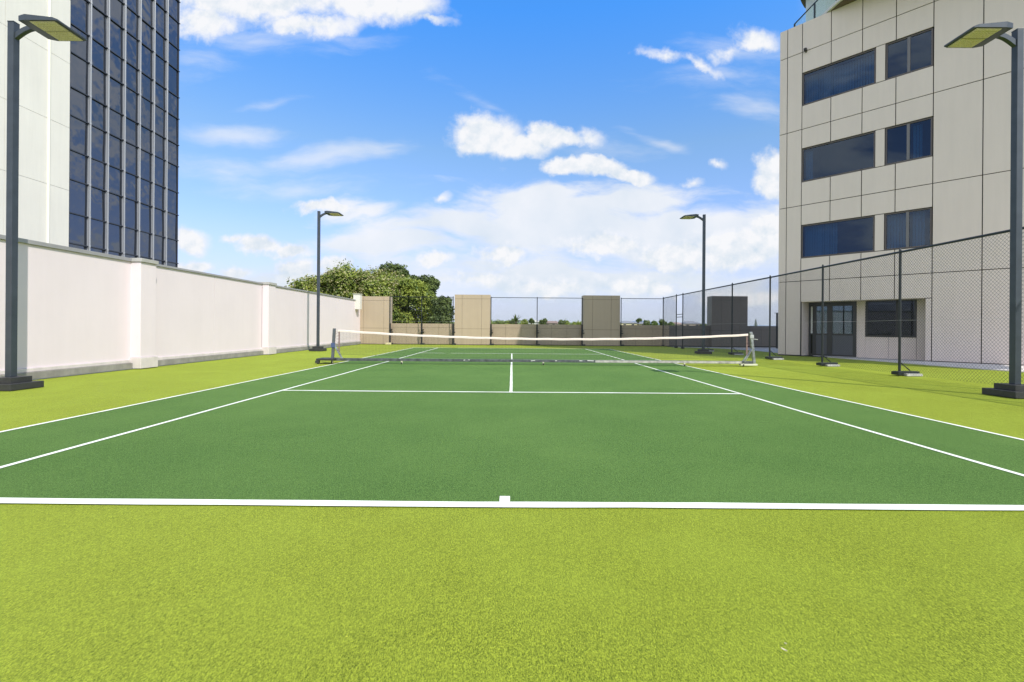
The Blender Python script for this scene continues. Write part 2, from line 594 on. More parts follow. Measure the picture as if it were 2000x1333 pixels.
g = MB().box(-10.3, 34, -12, 34, -14, -0.03)
struct(g.build('podium', paving_m))
edge = [(-9.97, -11.8), (30, -11.8), (30, 2), (16.3, 9.0), (14.75, 13.0), (14.25, 14.6), (13.95, 16.2), (13.75, 17.8), (13.45, 19.85), (13.25, 21.0),
        (13.2, 23.8), (13.35, 26.5), (12.9, 27.7), (12.6, 29.2), (10.3, 30.6), (10.2, REAR + 0.02), (-9.97, REAR + 0.02)]
g = MB().prism(edge, -0.029, -0.008)
struct(g.build('turf_surround', turf_lime))
g = MB().box(-5.485, 5.485, NB, FB, -0.02, -0.004)
struct(g.build('court_turf', turf_dark))


def strip(mb, a, b, wd, seed, z=0.0005, amp=0.006):
    """a laid turf line, very slightly wavering"""
    rnd = random.Random(seed)
    a = Vector((*a, 0))
    b = Vector((*b, 0))
    d = (b - a)
    n = max(8, int(d.length / 0.5))
    side = Vector((-d.y, d.x, 0)).normalized()
    ph = [rnd.uniform(0, 6.28) for _ in range(3)]
    vs = []
    for i in range(n + 1):
        t = i / n
        L = t * d.length
        off = amp * (math.sin(L * 0.9 + ph[0]) + 0.6 * math.sin(L * 2.3 + ph[1]))
        wv = wd * (1 + 0.05 * math.sin(L * 5 + ph[2]))
        p = a + d * t + side * off
        vs += [(p + side * wv / 2) + Vector((0, 0, z)), (p - side * wv / 2) + Vector((0, 0, z))]
    mb.add(vs, [(2 * i, 2 * i + 1, 2 * i + 3, 2 * i + 2) for i in range(n)])


lm = MB()
strip(lm, (-5.485, NB + 0.0), (5.485, NB + 0.0), 0.098, 1, 0.0012)
strip(lm, (-5.485, FB), (5.485, FB), 0.10, 2, 0.0012)
for i, x in enumerate((-5.46, 5.46)):
    strip(lm, (x, NB - 0.05), (x, FB), 0.055, 3 + i, 0.0004)
for i, x in enumerate((-4.115, 4.115)):
    strip(lm, (x, NB), (x, FB), 0.055, 5 + i, 0.0004)
strip(lm, (-4.09, S1), (4.09, S1), 0.085, 7, 0.0008)
strip(lm, (-4.09, S2), (4.09, S2), 0.10, 8, 0.0008)
strip(lm, (-0.01, S1 - 0.03), (0.0, S2), 0.055, 9, 0.0004, 0.002)
lm.box(-0.075, -0.005, NB + 0.05, NB + 0.15, 0.0, 0.0016)
struct(lm.build('court_marking', line_m))

# pale concrete walkway slab along the building
slab = [(13.25, 21.0), (13.45, 19.85), (13.75, 17.8), (13.95, 16.2), (14.25, 14.6), (14.75, 13.0), (16.3, 9.0), (30, 2), (33, 4), (22, 16), (14.5, 24)]
g = MB().prism(slab, -0.028, 0.018)
struct(g.build('walkway', mat('walkway_concrete', (0.62, 0.58, 0.55), 0.85, var=0.12, vscale=1.5, bump=0.2)))

# ------------------------------------------------------------------ left boundary wall
WX = -9.97
bw = thing('boundary_wall', (WX, 12, 0), 'long off-white rendered wall with grey coping along the left of the court', 'wall')
b = MB()
for y0, y1 in ((-11.5, -7.0), (-7.0, -0.5), (-0.5, 5.992), (6.0, 12.6), (12.62, 16.12), (16.135, 19.2), (19.22, 23.0), (23.012, 27.3), (27.312, 31.85)):
    b.box(WX - 0.2, WX, y0, y1, 0.245, 2.8)
b.box(WX - 0.19, WX - 0.03, -11.5, 31.84, 0.25, 2.79)
b.build('wall_panel', render_m, bw)
b = MB()
b.box(WX - 0.26, WX + 0.04, -11.5, 12.58, 2.803, 2.89)
b.box(WX - 0.26, WX + 0.04, 13.16, 19.2, 2.803, 2.865)
b.box(WX - 0.26, WX + 0.04, 19.8, 31.0, 2.803, 2.865)
b.build('coping', coping_m, bw, 0.006)
b = MB()
b.box(WX - 0.1, WX + 0.045, -11.5, 31.85, 0.165, 0.243)
b.build('plinth_ledge', plinth_w, bw, 0.01)
b = MB()
b.box(WX - 0.1, WX + 0.085, -11.5, 31.85, 0.012, 0.163)
b.build('plinth', plinth_m, bw, 0.008)
for (y0, y1) in ((12.6, 13.15), (19.22, 19.78)):
    b = MB().box(WX - 0.25, WX + 0.26, y0, y1, 0.30, 2.802)
    p = b.build('pilaster', render_m, bw, 0.008)
    MB().box(WX - 0.3, WX + 0.30, y0 - 0.03, y1 + 0.03, 2.805, 2.90).build('pilaster_coping', mat('stone_coping', (0.38, 0.37, 0.35), 0.7, var=0.1), p, 0.006)
    MB().box(WX - 0.1, WX + 0.30, y0 - 0.03, y1 + 0.03, 0.013, 0.298).build('pilaster_plinth', plinth_w, p, 0.01)
tag(MB().box(WX - 0.12, WX + 0.3, 30.6, 31.0, 2.25, 3.2).box(WX - 0.16, WX + 0.34, 30.56, 31.04, 3.202, 3.23).build(
    'wall_box', mat('cream_box', (0.68, 0.66, 0.60), 0.5, streak=0.1), None, 0.01),
    'small cream metal box fixed high at the far end of the white wall', 'box')


# ------------------------------------------------------------------ lamp posts
def lamp_mesh():
    root = thing('lamp_post', (0, 0, 0), 'x', 'lamp post', 'floodlight posts at the four corners of the court')
    MB().box(-0.3, 0.3, -0.3, 0.3, 0.0, 0.115).build('base_weight', steel_box, root, 0.008)
    MB().box(-0.19, 0.19, -0.19, 0.19, 0.116, 0.215).build('base_plate', steel_box, root, 0.006)
    MB().box(-0.055, 0.055, -0.055, 0.055, 0.216, 6.5).box(-0.058, 0.058, -0.058, 0.058, 6.501, 6.52).build('pole', steel_m, root, 0.006)
    # arm: a curved bracket leaving the pole near its top (towards +x)
    a = MB()
    pts = []
    for i in range(9):
        t = i / 8
        pts.append((0.05 + 0.33 * t, 0, 6.27 + 0.155 * math.sin(t * PI / 2)))
    for i in range(8):
        (x0, _, z0), (x1, _, z1) = pts[i], pts[i + 1]
        h0 = 0.055 - 0.02 * i / 8
        h1 = 0.055 - 0.02 * (i + 1) / 8
        a.add([(x0, -0.035, z0 - h0), (x0, 0.035, z0 - h0), (x0, 0.035, z0 + h0), (x0, -0.035, z0 + h0),
               (x1, -0.035, z1 - h1), (x1, 0.035, z1 - h1), (x1, 0.035, z1 + h1), (x1, -0.035, z1 + h1)],
              [(0, 1, 5, 4), (1, 2, 6, 5), (2, 3, 7, 6), (3, 0, 4, 7), (0, 3, 2, 1), (4, 5, 6, 7)])
    a.build('arm', steel_m, root)
    h = MB()
    # tapered housing, thicker at the pole side
    prof = [(0.36, 6.385, 6.47), (0.50, 6.375, 6.475), (0.98, 6.375, 6.425), (1.05, 6.38, 6.405)]
    for i in range(3):
        (x0, l0, u0), (x1, l1, u1) = prof[i], prof[i + 1]
        w0 = 0.27 if i == 0 else 0.31
        w1 = 0.31 if i < 2 else 0.29
        h.add([(x0, -w0, l0), (x0, w0, l0), (x0, w0, u0), (x0, -w0, u0), (x1, -w1, l1), (x1, w1, l1), (x1, w1, u1), (x1, -w1, u1)],
              [(0, 1, 5, 4), (1, 2, 6, 5), (2, 3, 7, 6), (3, 0, 4, 7), (0, 3, 2, 1), (4, 5, 6, 7)])
    hd = h.build('lamp_head', steel_m, root)
    for s_ in (-1, 1):
        y0, y1 = (0.012, 0.275) if s_ > 0 else (-0.275, -0.012)
        l = MB().box(0.56, 0.99, y0, y1, 6.362, 6.374)
        for i in range(8):
            for j in range(5):
                cx_, cy_ = 0.585 + i * 0.054, y0 + 0.03 + j * 0.052
                l.box(cx_ - 0.014, cx_ + 0.014, cy_ - 0.014, cy_ + 0.014, 6.354, 6.3615)
        l.build('led_panel', led_m, hd)
    return root


def kids(o):
    return [c for c in bpy.data.objects if c.parent == o]


def copy_tree(o, parent=None):
    c = o.copy()
    C.objects.link(c)
    if parent:
        c.parent = parent
        c.matrix_parent_inverse = o.matrix_parent_inverse.copy()
    for ch in kids(o):
        if ch is not c:
            copy_tree(ch, c)
    return c


L0 = lamp_mesh()
lamps = [(-8.91, 8.58, 0, 'nearest left charcoal floodlight post in front of the glass tower, cut by the left edge'),
         (8.96, 8.58, PI, 'nearest right charcoal floodlight post standing in front of the beige building, casting a long shadow'),
         (-9.05, 22.5, 0, 'distant left charcoal floodlight post beside the white wall and the leafy tree'),
         (8.97, 22.6, PI, 'distant right charcoal floodlight post by the dark rear parapet column')]
for i, (x, y, rz, lab) in enumerate(lamps):
    o = L0 if i == 0 else copy_tree(L0)
    o.location = (x, y, 0)
    o.rotation_euler.z = rz
    o['label'] = lab


# ------------------------------------------------------------------ rear parapet and columns
def clad_box(x0, x1, y0, y1, z0, z1, xs, zs, m, parent, gap=0.012, name='cladding', left=True):
    """panels with open joints standing 20 mm off a dark backing"""
    bk = MB().box(x0 + .03, x1 - .03, y0 + 0.03, y1, -0.02, z1 - 0.02)
    MB().box(x0, x1, y0 - 0.012, y0 + 0.02, -0.02, z0 - 0.004).build('dark_base_strip', dark_m, parent)  # near-black strip paints in the shade of the gap under the panels
    bk.build('backing', backing_m, parent)
    xs = [x0] + list(xs) + [x1]
    zs = [z0] + list(zs) + [z1]
    pm = MB()
    for a, b_ in zip(xs[:-1], xs[1:]):
        for c, d in zip(zs[:-1], zs[1:]):
            pm.box(a + (gap / 2 if a > x0 else 0), b_ - (gap / 2 if b_ < x1 else 0), y0, y0 + 0.028, c + (gap / 2 if c > z0 else 0), d - (gap / 2 if d < z1 else 0))
    # returns and top
    for c, d in zip(zs[:-1], zs[1:]):
        pm.box(x0, x0 + 0.028, y0 + 0.029, y1, c + (gap / 2 if c > z0 else 0), d - (gap / 2 if d < z1 else 0))
        pm.box(x1 - 0.028, x1, y0 + 0.029, y1, c + (gap / 2 if c > z0 else 0), d - (gap / 2 if d < z1 else 0))
    pm.box(x0 + 0.029, x1 - 0.029, y0 + 0.029, y1, z1 - 0.019, z1 - 0.001)
    return pm.build(name, m, parent)


cols = [(-10.15, -8.05, 3.14, [-9.75, -8.42], col_m, 'tan clad column at the far left corner, touching the white wall'),
        (-3.77, -1.44, 3.30, [-3.28, -2.00], col_m, 'sunlit tan clad column between the tree and the open fence bays'),
        (4.66, 7.08, 3.31, [5.28, 6.50], col_m, 'shaded tan clad column right of centre, between two fence bays'),
        (13.1, 15.45, 3.33, [13.75, 14.95], col_dark, 'dark bronze clad column behind the side fence at the far right')]
for x0, x1, zt, xs, m, lab in cols:
    t = thing('clad_column', ((x0 + x1) / 2, REAR, 0), lab, 'column', 'tall clad columns on the rear parapet')
    clad_box(x0, x1, REAR - 0.28, REAR + 0.5, 0.03, zt, xs, [1.06, zt - 0.27], m, t)
for x0, x1, m, lab in ((-8.04, -3.78, col_m, 'low tan parapet panel wall in front of the tree'),
                       (-1.43, 4.65, col_m, 'low tan parapet wall between the two middle columns, half in shadow'),
                       (7.09, 10.4, col_m, 'low shaded parapet wall right of the third column'),
                       (10.41, 13.09, col_dark, 'dark low parapet behind the far right floodlight'),
                       (15.46, 24.0, col_dark, 'dark low parapet right of the bronze column')):
    t = thing('parapet_wall', ((x0 + x1) / 2, REAR, 0), lab, 'parapet', 'low parapet walls at the rear of the court')
    n = max(2, int(round((x1 - x0) / 1.02)))
    xs = [x0 + (x1 - x0) * i / n for i in range(1, n)]
    clad_box(x0, x1, REAR, REAR + 0.22, 0.04, 1.385, xs, [1.13], m, t)

# ------------------------------------------------------------------ chain-link fences
FX = 9.95
RZ = 3.17


def link_mesh(mb, org, du, L, z0, z1, pitch=0.078, r=0.0024):
    """woven diamonds: two families of straight wires, one a wire's thickness behind the other"""
    org = Vector(org)
    du = Vector(du).normalized()
    nrm = Vector((-du.y, du.x, 0))
    H_ = z1 - z0
    for fam in (1, -1):
        off = nrm * (r * 1.05 * fam)
        k = -H_ if fam > 0 else 0.0
        end = L if fam > 0 else L + H_
        t = k
        while t < end:
            if fam > 0:
                a0, a1 = max(0, -t), min(H_, L - t)
                if a1 > a0:
                    p = org + du * (t + a0) + Vector((0, 0, z0 + a0)) + off
                    q = org + du * (t + a1) + Vector((0, 0, z0 + a1)) + off
                    mb.tube(p, q, r, 3, cap=False)
            else:
                a0, a1 = max(0, t - L), min(H_, t)
                if a1 > a0:
                    p = org + du * (t - a0) + Vector((0, 0, z0 + a0)) + off
                    q = org + du * (t - a1) + Vector((0, 0, z0 + a1)) + off
                    mb.tube(p, q, r, 3, cap=False)
            t += pitch


def mid_wire(mb, a, b, r=0.003):
    n = 6
    a = Vector(a)
    b = Vector(b)
    pts = [a.lerp(b, i / n) + Vector((0, 0, -0.012 * math.sin(PI * i / n))) for i in range(n + 1)]
    mb.path(pts, r, 4)


ys = [2.9, 6.05, 9.2, 12.37, 15.45, 18.6, 21.8, 24.95, 28.1, 29.2, 31.75]
sf = thing('side_fence', (FX, 12.37, 0), 'tall black chain-link fence along the right side of the court', 'fence')
for y in ys:
    p = MB().tube((FX, y, 0.1), (FX, y, RZ + 0.05), 0.030, 10).tube((FX, y, RZ + 0.05), (FX, y, RZ + 0.085), 0.034, 10, 0.015)
    po = p.build('post', fence_m, sf)
    if y < 28:
        MB().tube((FX + 0.02, y, 0.34), (FX + 0.27, y, 0.13), 0.014, 6).build('brace', fence_m, po)
        q = MB().box(FX - 0.10, FX + 0.46, y - 0.075, y + 0.075, 0.062, 0.115)
        q.box(FX - 0.12, FX - 0.02, y - 0.12, y + 0.12, 0.02, 0.105)
        q.build('base_plate', fence_m, po, 0.006)
        MB().box(FX + 0.06, FX + 0.46, y - 0.17, y + 0.17, 0.0, 0.06).build('concrete_pad', concrete_m, po, 0.008)
    else:
        MB().box(FX - 0.08, FX + 0.08, y - 0.08, y + 0.08, 0.0, 0.1).build('base_plate', fence_m, po, 0.006)
MB().tube((FX, ys[0] - 1.5, RZ), (FX, ys[-1], RZ), 0.028, 8).build('top_rail', fence_m, sf)
MB().tube((FX, 28.1, 2.02), (FX, 29.2, 2.02), 0.02, 6).tube((FX, 28.1, 1.86), (FX, 29.2, 1.86), 0.02, 6).build('gate_rail', fence_m, sf)
mm = MB()
for a, b_ in zip(ys[:-1], ys[1:]):
    if a == 28.1:
        continue
    link_mesh(mm, (FX - 0.026, a, 0), (0, 1, 0), b_ - a, 0.05, RZ - 0.03)
link_mesh(mm, (FX - 0.026, ys[0] - 1.5, 0), (0, 1, 0), 1.5, 0.05, RZ - 0.03)
mm.build('chain_mesh', wire_m, sf)
t1 = MB()
for a, b_ in zip(ys[:-1], ys[1:]):
    mid_wire(t1, (FX - 0.03, a, 1.42), (FX - 0.03, b_, 1.42))
t1.build('tension_wire', wirew_m, sf)

FY = REAR - 0.32
for xs, lab in (((-8.0, -5.93, -3.86), 'black chain-link fence section in front of the tree at the far left'),
                ((-1.38, 1.64, 4.6), 'black chain-link fence section between the two middle columns'),
                ((7.14, 9.95), 'black chain-link fence section joining the third column to the side fence')):
    t = thing('rear_fence', (xs[0], FY, 0), lab, 'fence', 'fence sections along the rear parapet')
    for x in xs:
        if x > 9.9:
            continue
        po = MB().tube((x, FY, 0.02), (x, FY, RZ), 0.026, 8).box(x - 0.05, x + 0.05, FY + 0.02, FY + 0.05, 0.02, 1.38).build('post', fence_m, t)
        k = MB()
        k.box(x - 0.02, x + 0.13, FY - 0.06, FY + 0.30, 0.80, 0.86).box(x - 0.02, x + 0.10, FY - 0.05, FY + 0.30, 0.96, 1.01)
        k.build('bracket', fence_m, po)
        MB().box(x - 0.06, x + 0.2, FY - 0.12, FY + 0.12, 0.0, 0.10).build('foot', fence_m, po, 0.006)
    MB().tube((xs[0], FY, RZ - 0.05), (xs[-1], FY, RZ - 0.05), 0.02, 8).build('top_rail', fence_m, t)
    m2 = MB()
    link_mesh(m2, (xs[0], FY - 0.03, 0), (1, 0, 0), xs[-1] - xs[0], 0.05, RZ - 0.07, 0.09, 0.0015)
    m2.build('chain_mesh', wire_m, t)
    t2 = MB()
    for a, b_ in zip(xs[:-1], xs[1:]):
        mid_wire(t2, (a, FY - 0.03, 1.52), (b_, FY - 0.03, 1.52), 0.0025)
    t2.build('tension_wire', wirew_m, t)
tag(MB().box(-8.18, -7.84, FY - 0.42, FY - 0.18, 0.0, 0.12).build('foot_block', mat('timber_block', (0.62, 0.55, 0.34), 0.8, var=0.15), None, 0.01),
    'pale yellow block on the turf at the foot of the far left fence post', 'block')

# thin dark post on the terrace by the building corner
t = thing('terrace_post', (16.6, 30.2, 0), 'slim dark upright on the terrace between the rear parapet and the beige building', 'post')
MB().box(16.56, 16.64, 30.16, 30.24, -0.03, 2.18).build('upright', fence_m, t)
MB().box(16.46, 16.85, 30.12, 30.28, 2.181, 2.21).build('cap', fence_m, t)

# ------------------------------------------------------------------ tennis net on its wheeled frame
nt_ = thing('tennis_net', (0.98, NET, 0), 'portable tennis net sagging between two leaning metal posts on a long wheeled base bar', 'net')
XL, XR = -5.56, 7.5


def net_top(x):
    t = (x - XL) / (XR - XL)
    return 1.055 * (1 - t) + 1.02 * t - 0.205 * (1 - abs(2 * t - 1) ** 2.0)


def net_bot(x):
    t = (x - XL) / (XR - XL)
    return 0.30 - 0.11 * (1 - abs(2 * t - 1) ** 2.2)


def cord(mb, pts, r):
    for a, b_ in zip(pts[:-1], pts[1:]):
        mb.tube(a, b_, r, 3, cap=False)


x0n, x1n = XL + 0.17, XR - 0.17
nm = MB()
nx = int((x1n - x0n) / 0.045)
for i in range(nx + 1):
    x = x0n + (x1n - x0n) * i / nx
    zt, zb = net_top(x) - 0.03, net_bot(x)
    bx = 0.012 * math.sin(i * 0.37)
    cord(nm, [(x, NET, zt), (x + bx * 0.4, NET + 0.012, (zt + zb) / 2), (x, NET, zb)], 0.0019)
for j in range(20):
    f = j / 19
    pts = []
    for i in range(0, 61):
        x = x0n + (x1n - x0n) * i / 60
        zt, zb = net_top(x) - 0.03, net_bot(x)
        pts.append((x, NET + 0.012 * math.sin(PI * f), zt + (zb - zt) * f))
    cord(nm, pts, 0.0019 if j < 19 else 0.004)
nm.build('net_mesh', netw_m, nt_)
bd = MB()
n = 80
vs = []
for i in range(n + 1):
    x = x0n - 0.03 + (x1n - x0n + 0.06) * i / n
    z = net_top(x) + 0.004 * math.sin(x * 7)
    for (oy, oz) in ((-0.016, -0.058), (-0.018, -0.008), (-0.008, 0.004), (0.008, 0.004), (0.018, -0.008), (0.016, -0.058)):
        vs.append((x, NET + oy, z + oz))
fs = []
for i in range(n):
    for k in range(6):
        a, b_ = i * 6 + k, i * 6 + (k + 1) % 6
        fs.append((a, b_, b_ + 6, a + 6))
bd.add(vs, fs)
bd.build('head_band', band_m, nt_)
for x, z0_ in ((x0n, 0.31), (x1n, 0.32)):
    sb = MB()
    s_ = 1 if x < 0 else -1
    sb.box(x - 0.02, x + 0.02, NET - 0.008, NET + 0.008, z0_, net_top(x) - 0.02)
    zz = 0.36
    while zz < 1.0:
        sb.tube((x, NET, zz), (x - s_ * 0.14, NET, zz + 0.04), 0.004, 4)
        sb.tube((x, NET, zz + .01), (x - s_ * 0.14, NET, zz - 0.05), 0.004, 4)
        zz += 0.10
    sb.build('side_band', mat('side_tape', (0.20, 0.13, 0.12), 0.8, var=0.3, vscale=14), nt_)


def sqbar(mb, a, b_, h, k=None):
    """square bar between two points in the net's plane"""
    a = Vector(a)
    b_ = Vector(b_)
    d = (b_ - a).normalized()
    yv = Vector((0, 1, 0))
    if abs(d.y) > 0.9:
        yv = Vector((0, 0, 1))
    n_ = d.cross(yv).normalized()
    k = k or h
    vs = []
    for p in (a, b_):
        for s1, s2 in ((-1, -1), (1, -1), (1, 1), (-1, 1)):
            vs.append(p + n_ * h * s1 + yv * k * s2)
    mb.add(vs, [(0, 1, 2, 3), (4, 7, 6, 5), (0, 4, 5, 1), (1, 5, 6, 2), (2, 6, 7, 3), (3, 7, 4, 0)])


sqb = MB()
sqbar(sqb, (XL - 0.10, NET, 0.125), (XR + 0.0, NET, 0.125), 0.042, 0.045)
bar = sqb.build('base_bar', bar_m, nt_, 0.006)
sqb = MB()
sqbar(sqb, (2.6, NET - 0.047, 0.125), (XR - 0.35, NET - 0.047, 0.125), 0.034, 0.002)
sqb.build('worn_strip', mat('worn_paint', (0.36, 0.35, 0.31), 0.7, var=0.45, vscale=6), bar)
for (x, l_) in ((-1.5, .05), (-1.35, .04), (0.6, 0.12), (1.35, 0.06), (2.1, 0.1), (2.35, 0.2)):
    sqb = MB()
    sqbar(sqb, (x, NET - 0.0465, 0.14 + 0.015 * math.sin(x * 9)), (x + l_, NET - 0.0465, 0.14), 0.011, 0.0012)
    sqb.build('scuff', mat('scuff_white', (0.6, 0.6, 0.56), 0.7, var=0.3, vscale=30), bar)
q = MB()
sqbar(q, (XL - 0.03, NET, 0.16), (XL + 0.02, NET, 1.09), 0.038, 0.04)
pL = q.build('post', mat('post_grey', (0.115, 0.125, 0.14), 0.5, metal=0.3, var=0.2, vscale=8), nt_, 0.005)
q = MB()
sqbar(q, (XR + 0.06, NET, 0.1), (XR - 0.05, NET, 1.075), 0.038, 0.04)
pR = q.build('post', alu_m, nt_, 0.005)
pR['label'] = 'bright worn aluminium post'
q = MB()
sqbar(q, (XL + 0.27, NET - 0.01, 0.15), (XL + 0.01, NET - 0.01, 0.60), 0.024, 0.02)
q.build('brace', alu_m, nt_, 0.003)
q = MB()
sqbar(q, (XR - 0.32, NET - 0.015, 0.13), (XR - 0.01, NET - 0.015, 0.55), 0.018, 0.016)
sqbar(q, (XR - 0.26, NET - 0.05, 0.13), (XR + 0.0, NET - 0.05, 0.58), 0.010, 0.01)
q.build('brace', alu_m, nt_, 0.003)
MB().tube((XR - 0.03, NET - 0.02, 0.86), (XR + 0.16, NET - 0.02, 0.84), 0.012, 8).box(XR - 0.09, XR + 0.02, NET - 0.06, NET - 0.042, 0.88, 0.99).build('crank', mat('bright_steel', (0.7, 0.7, 0.72), 0.3, metal=0.8), pR)
MB().box(XL - 0.06, XL + 0.05, NET - 0.062, NET - 0.042, 0.50, 0.64).build('strap', mat('blue_strap', (0.06, 0.09, 0.2), 0.6), pL)
MB().box(XL - 0.42, XL + 0.10, NET - 0.32, NET + 0.25, 0.105, 0.165).box(XL - 0.44, XL - 0.33, NET - 0.34, NET - 0.22, 0.03, 0.104).build('wheel_frame', steel_box, nt_, 0.006)
MB().box(XR - 0.38, XR + 0.14, NET - 0.07, NET + 0.07, 0.03, 0.082).build('end_foot', mat('pale_foot', (0.55, 0.56, 0.42), 0.7, var=0.15), nt_, 0.01)
for x, y, r in ((XL - 0.38, NET - 0.27, 0.05), (XL + 0.03, NET - 0.2, 0.055), (-3.42, NET - 0.05, 0.035), (0.98, NET - 0.05, 0.04), (5.37, NET - 0.05, 0.035), (7.2, NET - 0.05, 0.04)):
    wv = MB().tube((x - 0.015, y, r), (x + 0.015, y, r), r, 14).build('caster', tyre_m, nt_)
    MB().tube((x - 0.02, y, r), (x + 0.02, y, r), r * 0.6, 12).box(x - 0.022, x + 0.022, y - 0.02, y + 0.02, r, 0.09).build('hub', hub_m, wv)

# dry leaf scraps on the near turf
for i, (x, y, a, l_, lab) in enumerate(((0.985, 1.73, 2.2, 0.022, 'tiny pale curled leaf scrap lying on the near lime turf'),
                                        (1.01, 1.765, 2.4, 0.009, 'tinier pale speck just beyond the curled leaf scrap'))):
    ca, sa = math.cos(a), math.sin(a)
    q = MB()
    vs = []
    for k in range(5):
        t = k / 4 - 0.5
        wd = l_ * 0.16 * math.cos(t * 2.6)
        for s_ in (-1, 0, 1):
            lx, ly = t * l_, s_ * wd
            vs.append((x + lx * ca - ly * sa, y + lx * sa + ly * ca, 0.004 + 0.004 * abs(s_) + 0.006 * t * t))
    q.add(vs, [(3 * k + j, 3 * k + j + 1, 3 * k + j + 4, 3 * k + j + 3) for k in range(4) for j in range(2)])
    tag(q.build('leaf_scrap', mat('dry_leaf', (0.72, 0.66, 0.5), 0.7), None), lab, 'leaf', 'leaf scraps on the turf')

# ------------------------------------------------------------------ left glass tower
TX = -23.5
TY0, TY1 = 25.48, 33.75
tw = thing('glass_tower', (TX - 5, 28, -14), 'tall building behind the left wall, white panels beside a dark blue glass curtain wall', 'building')
pn = MB()
jl = [-14, -8.6, -5.2, -1.8, 1.55, 4.92, 8.22, 11.52, 14.9, 18.25, 21.6, 25.0, 28.4, 31.0]
yy = [12.0, 15.6, 19.2, 22.2, 24.30, 25.46]
for a, b_ in zip(yy[:-1], yy[1:]):
    for c, d in zip(jl[:-1], jl[1:]):
        pn.box(TX - 0.15, TX + 0.06, a + 0.008, b_ - 0.008, c + 0.008, d - 0.008)
pn.build('wall_panel', white_m, tw)
MB().box(TX - 14, TX - 0.1, 11.5, TY0 - 0.02, -14, 31).box(TX - 14, TX - 0.16, TY0 - 0.01, TY1, -14, 31).build('wall', mat('tower_wall', (0.5, 0.49, 0.45), 0.8), tw)
MB().tube((TX + 0.08, 24.30, -14), (TX + 0.08, 24.30, 31), 0.055, 10).build('downpipe', mat('cream_trim', (0.78, 0.76, 0.64), 0.5), tw)
# floor lines of the curtain wall: a tall pane and a shorter spandrel pane in turn
rows = []
z = 3.62
tall = True
lv = [3.68, 5.47, 7.08, 8.86, 10.43, 12.26, 13.76, 15.60, 17.10, 18.94, 20.45, 22.30, 23.80, 25.62, 27.12]
nb = 7
bay = (TY1 - TY0) / nb
rg = random.Random(5)
for k, (c, d) in enumerate(zip(lv[:-1], lv[1:])):
    for i in range(nb):
        a = TY0 + bay * i
        ty, tz = rg.uniform(-0.010, 0.010), rg.uniform(-0.010, 0.010)
        q = MB()
        x = TX - 0.02
        e = 0.03
        q.add([(x + ty + tz, a + e, c + e), (x - ty + tz, a + bay - e, c + e), (x - ty - tz, a + bay - e, d - e), (x + ty - tz, a + e, d - e),
               (x - 0.05, a + e, c + e), (x - 0.05, a + bay - e, c + e), (x - 0.05, a + bay - e, d - e), (x - 0.05, a + e, d - e)],
              [(0, 1, 2, 3), (7, 6, 5, 4), (0, 4, 5, 1), (1, 5, 6, 2), (2, 6, 7, 3), (3, 7, 4, 0)])
        q.build('window', tower_glass, tw)
for i in range(1, nb):
    y = TY0 + bay * i
    q = MB().tube((TX + 0.11, y, 2.0), (TX + 0.11, y, 27.2), 0.038, 10)
    for zz in lv:
        q.tube((TX + 0.11, y, zz - 0.06), (TX + 0.11, y, zz + 0.06), 0.05, 10)
    q.box(TX - 0.1, TX + 0.05, y - 0.028, y + 0.028, 2.0, 27.2)
    q.build('mullion', mull_m, tw)
for y in (TY0 + 0.0, TY1):
    MB().box(TX - 0.1, TX + 0.04, y - 0.03, y + 0.03, 2.0, 27.2).build('corner_mullion', tran_m, tw)
for zz in lv:
    MB().box(TX - 0.1, TX + 0.055, TY0 + 0.031, TY1 + 0.10, zz - 0.028, zz + 0.028).build('transom', tran_m, tw)
MB().box(TX - 0.14, TX - 0.08, TY0 + 0.031, TY1, -14, 3.6).box(TX - 0.14, TX + 0.04, TY0, TY1, 27.21, 31).build('spandrel', mat('spandrel', (0.06, 0.075, 0.1), 0.3), tw)

# ------------------------------------------------------------------ right beige building, facade turned 45 degrees
Q0 = Vector((12.08, 21.9, 0))
DV = Vector((0.654, -0.756, 0)).normalized()
NV = Vector((0.756, 0.654, 0)).normalized()      # into the building


def fr(s, t, z):
    p = Q0 + DV * s + NV * t
    return (p.x, p.y, z)


rb = thing('apartment_building', (Q0.x + 5, Q0.y, 0), 'beige panel-clad apartment building on the right with dark ribbon windows and a recessed ground floor', 'building')
# levels and openings along the facade: (s0, s1, z0, z1)
TOP = 14.65
LV = [3.30, 6.62, 9.97, 13.36]
VJ = [0.32, 0.92, 2.02, 3.12, 4.21, 5.32]
FAR = [6.65, 7.98, 9.3, 10.6, 11.95, 13.3, 14.6, 16.0, 17.3]
wins = []
for (zb, zt) in ((4.30, 5.75), (7.64, 9.12), (11.0, 12.44)):
    wins.append((0.92, 3.56, zb, zt, 'big'))
    wins.append((3.88, 5.30, zb, zt, 'small'))
REC = (0.95, 5.13, 2.37)


def panel(mb, s0, s1, z0, z1, th=0.03, gap=0.014):
    if s1 - s0 < 0.02 or z1 - z0 < 0.02:
        return
    mb.box(s0 + gap, s1 - gap, 0.0, th, z0 + gap, z1 - gap, fr)


pm = MB()
bands = [0.03] + LV + [TOP]
# the two narrow strips by the corner, and everything right of the windows: full storey panels
for c, d in zip(bands[:-1], bands[1:]):
    panel(pm, 0.0, 0.32, c, d)
    panel(pm, 0.32, 0.92, c, d)
    xs = [5.32] + FAR
    for a, b_ in zip(xs[:-1], xs[1:]):
        panel(pm, a, b_, c, d)
